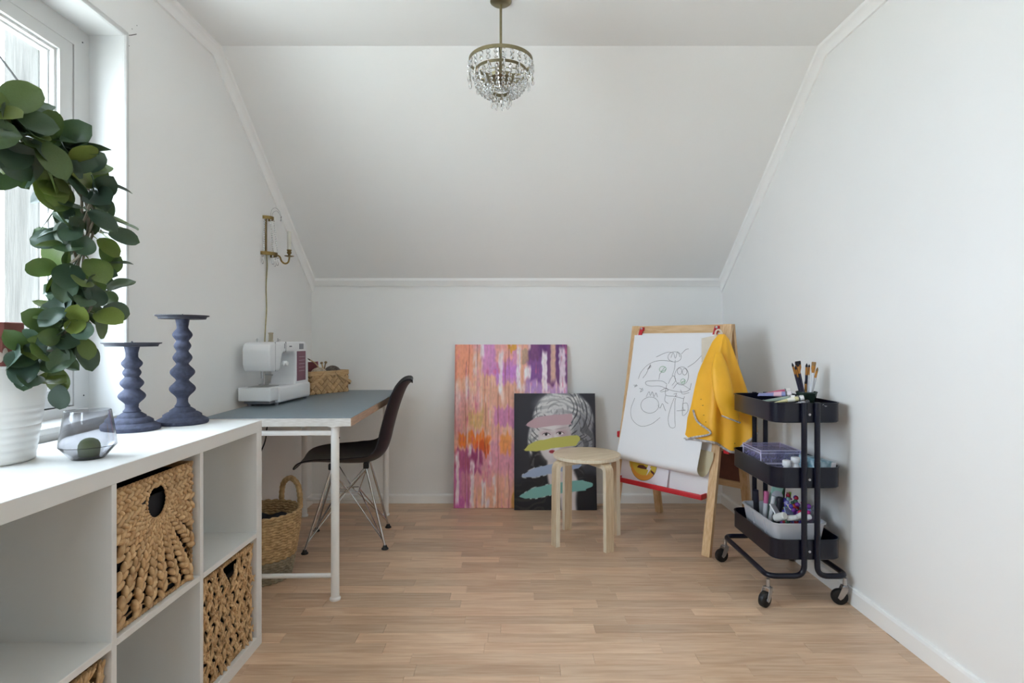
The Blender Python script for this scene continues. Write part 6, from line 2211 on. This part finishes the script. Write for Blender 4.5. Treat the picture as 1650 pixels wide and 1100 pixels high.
for (x, y, h, lab) in ((1.119, 2.330, 0.092, 'shorter white screw-cap bottle in the middle tray'), (1.156, 2.335, 0.104, 'taller white screw-cap bottle beside the shorter one')):
    t_ = thing('paint_bottle', lab, 'bottle', (x, y, zm0), 0, 'white paint bottles in the middle tray')
    MB().lathe([(0.014, 0), (0.0165, 0.002), (0.0165, h - 0.034), (0.012, h - 0.026), (0.012, h - 0.02)], 24).build('bottle', M['white_pl'], t_)
    cp = [(0.0168, h - 0.022)]
    MB().lathe([(0.0165, h - 0.022), (0.0170, h - 0.020), (0.0170, h - 0.003), (0.0155, h), (0.002, h)], 24).build('cap', M['white_pl'], t_)
M['teal_print'] = mat('teal_patterned_card', '5e8ca0', 0.5, hex2='c8dce4', vscale=45)
t_ = thing('patterned_box', 'teal patterned card box lying aslant in the middle tray', 'box', (1.246, 2.362, zm0 + 0.007))
t_.rotation_euler = (0, R(9), R(8))
MB().rbox(-0.040, 0.040, -0.062, 0.062, 0, 0.088, 0.002, 1).build('box_body', M['teal_print'], t_)
MB().rbox(0.020, 0.0415, -0.0632, -0.0600, 0.05, 0.0865, 0.001, 1).build('end_label', M['white_pl'], t_)

# ------------------------------------------------------------------ lower tray: grey tub of craft things
M['tub'] = mat('pale_grey_plastic', 'c3c5cc', 0.45)
zl0 = TZ[2][0] + 0.0055
tub = thing('craft_tub', 'pale grey plastic tub full of craft things in the lowest tray', 'tub', (1.160, 2.462, zl0 + 0.001), 0)
W, L, h = 0.226, 0.335, 0.126
vs = []
rings = [(W - 0.052, L - 0.056, 0.018, 0), (W - 0.048, L - 0.052, 0.020, 0.003), (W - 0.012, L - 0.012, 0.028, h - 0.006), (W, L, 0.032, h - 0.005), (W + 0.002, L + 0.002, 0.033, h), (W - 0.016, L - 0.016, 0.026, h), (W - 0.050, L - 0.054, 0.018, 0.026), (W - 0.06, L - 0.064, 0.016, 0.024)]
for w, l, r_, z in rings:
    vs += [(x, y, z) for x, y in rrect(w, l, r_, 5)]
n = len(rrect(1, 1, 0.1, 5)); m_ = len(rings)
fs = [(j * n + i, j * n + (i + 1) % n, (j + 1) * n + (i + 1) % n, (j + 1) * n + i) for j in range(m_ - 1) for i in range(n)] + [tuple(range(n))[::-1], tuple((m_ - 1) * n + i for i in range(n))]
mb = MB(); mb.add(vs, fs); mb.build('tub_body', M['tub'], tub, 40)
for yk in (-0.07, 0.04):
    beam(MB(), (-W / 2 + 0.019, yk, 0.02), (-W / 2 + 0.0035, yk, h - 0.012), 0.006, 0.005, (0, 1, 0)).build('side_rib', M['tub'], tub, 0)
TB = Vector(tub.location) + Vector((0, 0, 0.025))
crg = random.Random(32)


def stick(name, label, cat, hexc, x, y, L, r, lean, az, cap=None, sides=12, group='craft supplies in the grey tub'):
    t_ = thing(name, label, cat, (TB.x + x, TB.y + y, TB.z), 0, group)
    t_.rotation_euler = (0, lean, az)
    MB().lathe([(r * 0.9, 0), (r, 0.002), (r, L * 0.72), (r, L - 0.001), (r * 0.8, L)], sides).build('barrel', mat(name + '_' + hexc, hexc, 0.4), t_)
    if cap:
        MB().lathe([(r * 1.06, L * 0.70), (r * 1.06, L + 0.001), (r * 0.7, L + 0.003)], sides).build('cap', mat(name + '_cap_' + cap, cap, 0.4), t_)
    return t_


stick('marker_pen', 'thick black marker pen upright at the far end of the grey tub', 'pen', '15161e', -0.062, 0.098, 0.168, 0.0125, R(-4), 0.4, '1d2030')
stick('marker_pen', 'pink-capped white marker pen in the grey tub', 'pen', 'd4d6dc', -0.040, 0.078, 0.165, 0.010, R(4), 0.3, 'c86a98')
stick('marker_pen', 'white marker pen leaning in the grey tub', 'pen', 'd8dade', -0.032, 0.050, 0.155, 0.010, R(9), 0.2)
stick('marker_pen', 'black marker pen leaning in the grey tub', 'pen', '14151c', -0.012, 0.030, 0.155, 0.0125, R(7), -0.3, '20222c')
stick('marker_pen', 'teal-striped pen beside the black marker in the grey tub', 'pen', '8fb4b0', 0.010, 0.030, 0.158, 0.009, R(12), -0.2)
for (hexc, x, y, L, lean, nm) in (('2e7a4a', 0.030, 0.085, 0.165, 6, 'dark green'), ('7a3a2c', 0.020, 0.092, 0.168, 3, 'brown'), ('8ab02c', 0.052, 0.075, 0.150, 8, 'lime green'), ('6a4a5c', 0.042, 0.095, 0.166, 5, 'plum'), ('8a2c34', 0.036, 0.070, 0.150, 10, 'dark red')):
    stick('coloured_pencil', nm + ' coloured pencil standing in the grey tub', 'pencil', hexc, x, y, L + 0.015, 0.0065, R(lean), 0.2, None, 6, 'coloured pencils in the grey tub')
t_ = thing('mint_box', 'tall mint green card box leaning in the grey tub', 'box', (TB.x - 0.020, TB.y + 0.105, TB.z + 0.010))
t_.rotation_euler = (R(6), R(14), R(-8))
MB().rbox(-0.022, 0.022, -0.006, 0.006, 0, 0.215, 0.001, 1).build('box_body', mat('mint_card', 'a4d0c4', 0.5), t_)
MB().rbox(0.0215, 0.0235, -0.0062, 0.0062, 0.001, 0.214, 0.0006, 1).build('box_edge', mat('grey_green_edge', '5a6a68', 0.5), t_)
t_ = thing('round_lid', 'round clear-grey lid leaning on the mint box in the grey tub', 'lid', (TB.x + 0.010, TB.y + 0.062, TB.z + 0.150))
t_.rotation_euler = (R(78), 0, R(-14))
MB().lathe([(0.022, -0.002), (0.0235, 0.0), (0.0235, 0.003), (0.021, 0.004)], 28).build('lid_disc', mat('grey_frosted_plastic', 'a9abb4', 0.3), t_)
# chalks and paper pieces along the near edge
for i, (hexc, x, y, z, r, L, rot, lab) in enumerate((
        ('e0dfdb', -0.052, -0.098, 0.108, 0.017, 0.058, (1.1, 0.3, 0.2), 'large white chalk lump at the near corner of the grey tub'),
        ('dedede', -0.012, -0.112, 0.108, 0.012, 0.040, (1.4, 0.2, 1.2), 'white chalk stub lying across the near rim'),
        ('e4e4e4', 0.020, -0.106, 0.112, 0.012, 0.044, (0.6, 0.7, 0.3), 'white chalk stub tilted up beside the lying stub'),
        ('dcdae0', 0.055, -0.108, 0.108, 0.013, 0.036, (1.0, -0.5, 0.4), 'white chalk stub next to the red beads'))):
    mb = MB().lathe([(r * 0.72, -L / 2), (r * 0.95, -L / 2 + 0.004), (r, 0), (r * 0.93, L / 2 - 0.004), (r * 0.7, L / 2)], 9)
    o = mb.build('chalk', mat('chalk_' + hexc, hexc, 0.9), None, 40)
    o.location = (TB.x + x, TB.y + y, TB.z + z); o.rotation_euler = rot
    tag(o, lab, 'chalk', 'white chalks in the grey tub')
for (x, y, z, w, l, rot, hexc, lab) in ((-0.046, -0.045, 0.118, 0.045, 0.06, (0.9, 0.2, 0.7), 'dcdfe6', 'folded white card standing in the grey tub'), (0.002, -0.06, 0.116, 0.05, 0.03, (0.8, 0.5, 0.3), '8f9cc0', 'pale blue card tilted in the grey tub'), (0.030, -0.030, 0.132, 0.03, 0.045, (1.1, -0.5, 0.2), 'd8d4cc', 'small white box with orange label in the grey tub')):
    t_ = thing('craft_card', lab, 'card', (TB.x + x, TB.y + y, TB.z + z), 0, 'cards in the grey tub'); t_.rotation_euler = rot
    MB().rbox(-w / 2, w / 2, -l / 2, l / 2, -0.003, 0.003, 0.001, 1).build('card_body', mat('card_' + hexc, hexc, 0.6), t_)
    if 'orange' in lab:
        MB().rbox(-w / 2 + 0.004, w / 2 - 0.004, -l / 2 + 0.006, l / 2 - 0.012, 0.0028, 0.0036, 0.0003, 1).build('orange_label', mat('orange_label', 'e08a3c', 0.6), t_)
GEMS = ['7a3a9c', 'c83a54', '5a4ab4', '9a6ac8', 'c83a8c', '4a6a5c', 'd8b83c', '6a5ac8', 'b02c3c', '8a8ac8']
GN = ['purple', 'crimson', 'indigo', 'lilac', 'magenta', 'grey-green', 'yellow', 'violet', 'dark red', 'pale lavender']
gem_m = [mat('gem_' + g_, g_, 0.22) for g_ in GEMS]
gem_me = []
for k in range(len(GEMS)):
    mb = MB().ell(SC(0.010, 0.010, 0.0085), 8, 4)
    gem_me.append(mb.mesh('craft_gem', gem_m[k], 0 if k % 2 else 50))
for k in range(130):
    q = k % len(GEMS)
    gx = crg.uniform(0.004, 0.082); gy = crg.uniform(-0.088, 0.085)
    layer = k // 22
    gz = 0.020 + layer * 0.024 + crg.uniform(0, 0.014)
    o = link('craft_gem', gem_me[q])
    o.location = (TB.x + gx, TB.y + gy, TB.z + gz)
    o.rotation_euler = (crg.uniform(0, 3), crg.uniform(0, 3), crg.uniform(0, 3))
    s_ = crg.uniform(0.75, 1.25); o.scale = (s_, s_, s_)
    tag(o, GN[q] + ' craft gem in the heap filling the grey tub', 'bead', GN[q] + ' gems in the grey tub')
# crumpled clear bag against the wall side of the tub
bag = thing('plastic_bag', 'crumpled clear plastic bag sticking out of the grey tub by the wall', 'bag', (TB.x + 0.098, TB.y - 0.02, TB.z + 0.075))
rgb = random.Random(8)
bm = bmesh.new()
bmesh.ops.create_icosphere(bm, subdivisions=3, radius=1)
for v in bm.verts:
    d = v.co.normalized()
    k_ = 1 + 0.28 * math.sin(d.x * 7 + d.y * 3) * math.cos(d.z * 8 + d.y * 5) + rgb.uniform(-0.10, 0.10)
    v.co = Vector((d.x * 0.040 * k_, d.y * 0.060 * k_, d.z * 0.045 * k_ + 0.012))
mb = MB(); mb.addbm(bm); mb.build('bag_film', M['film'], bag, 0)
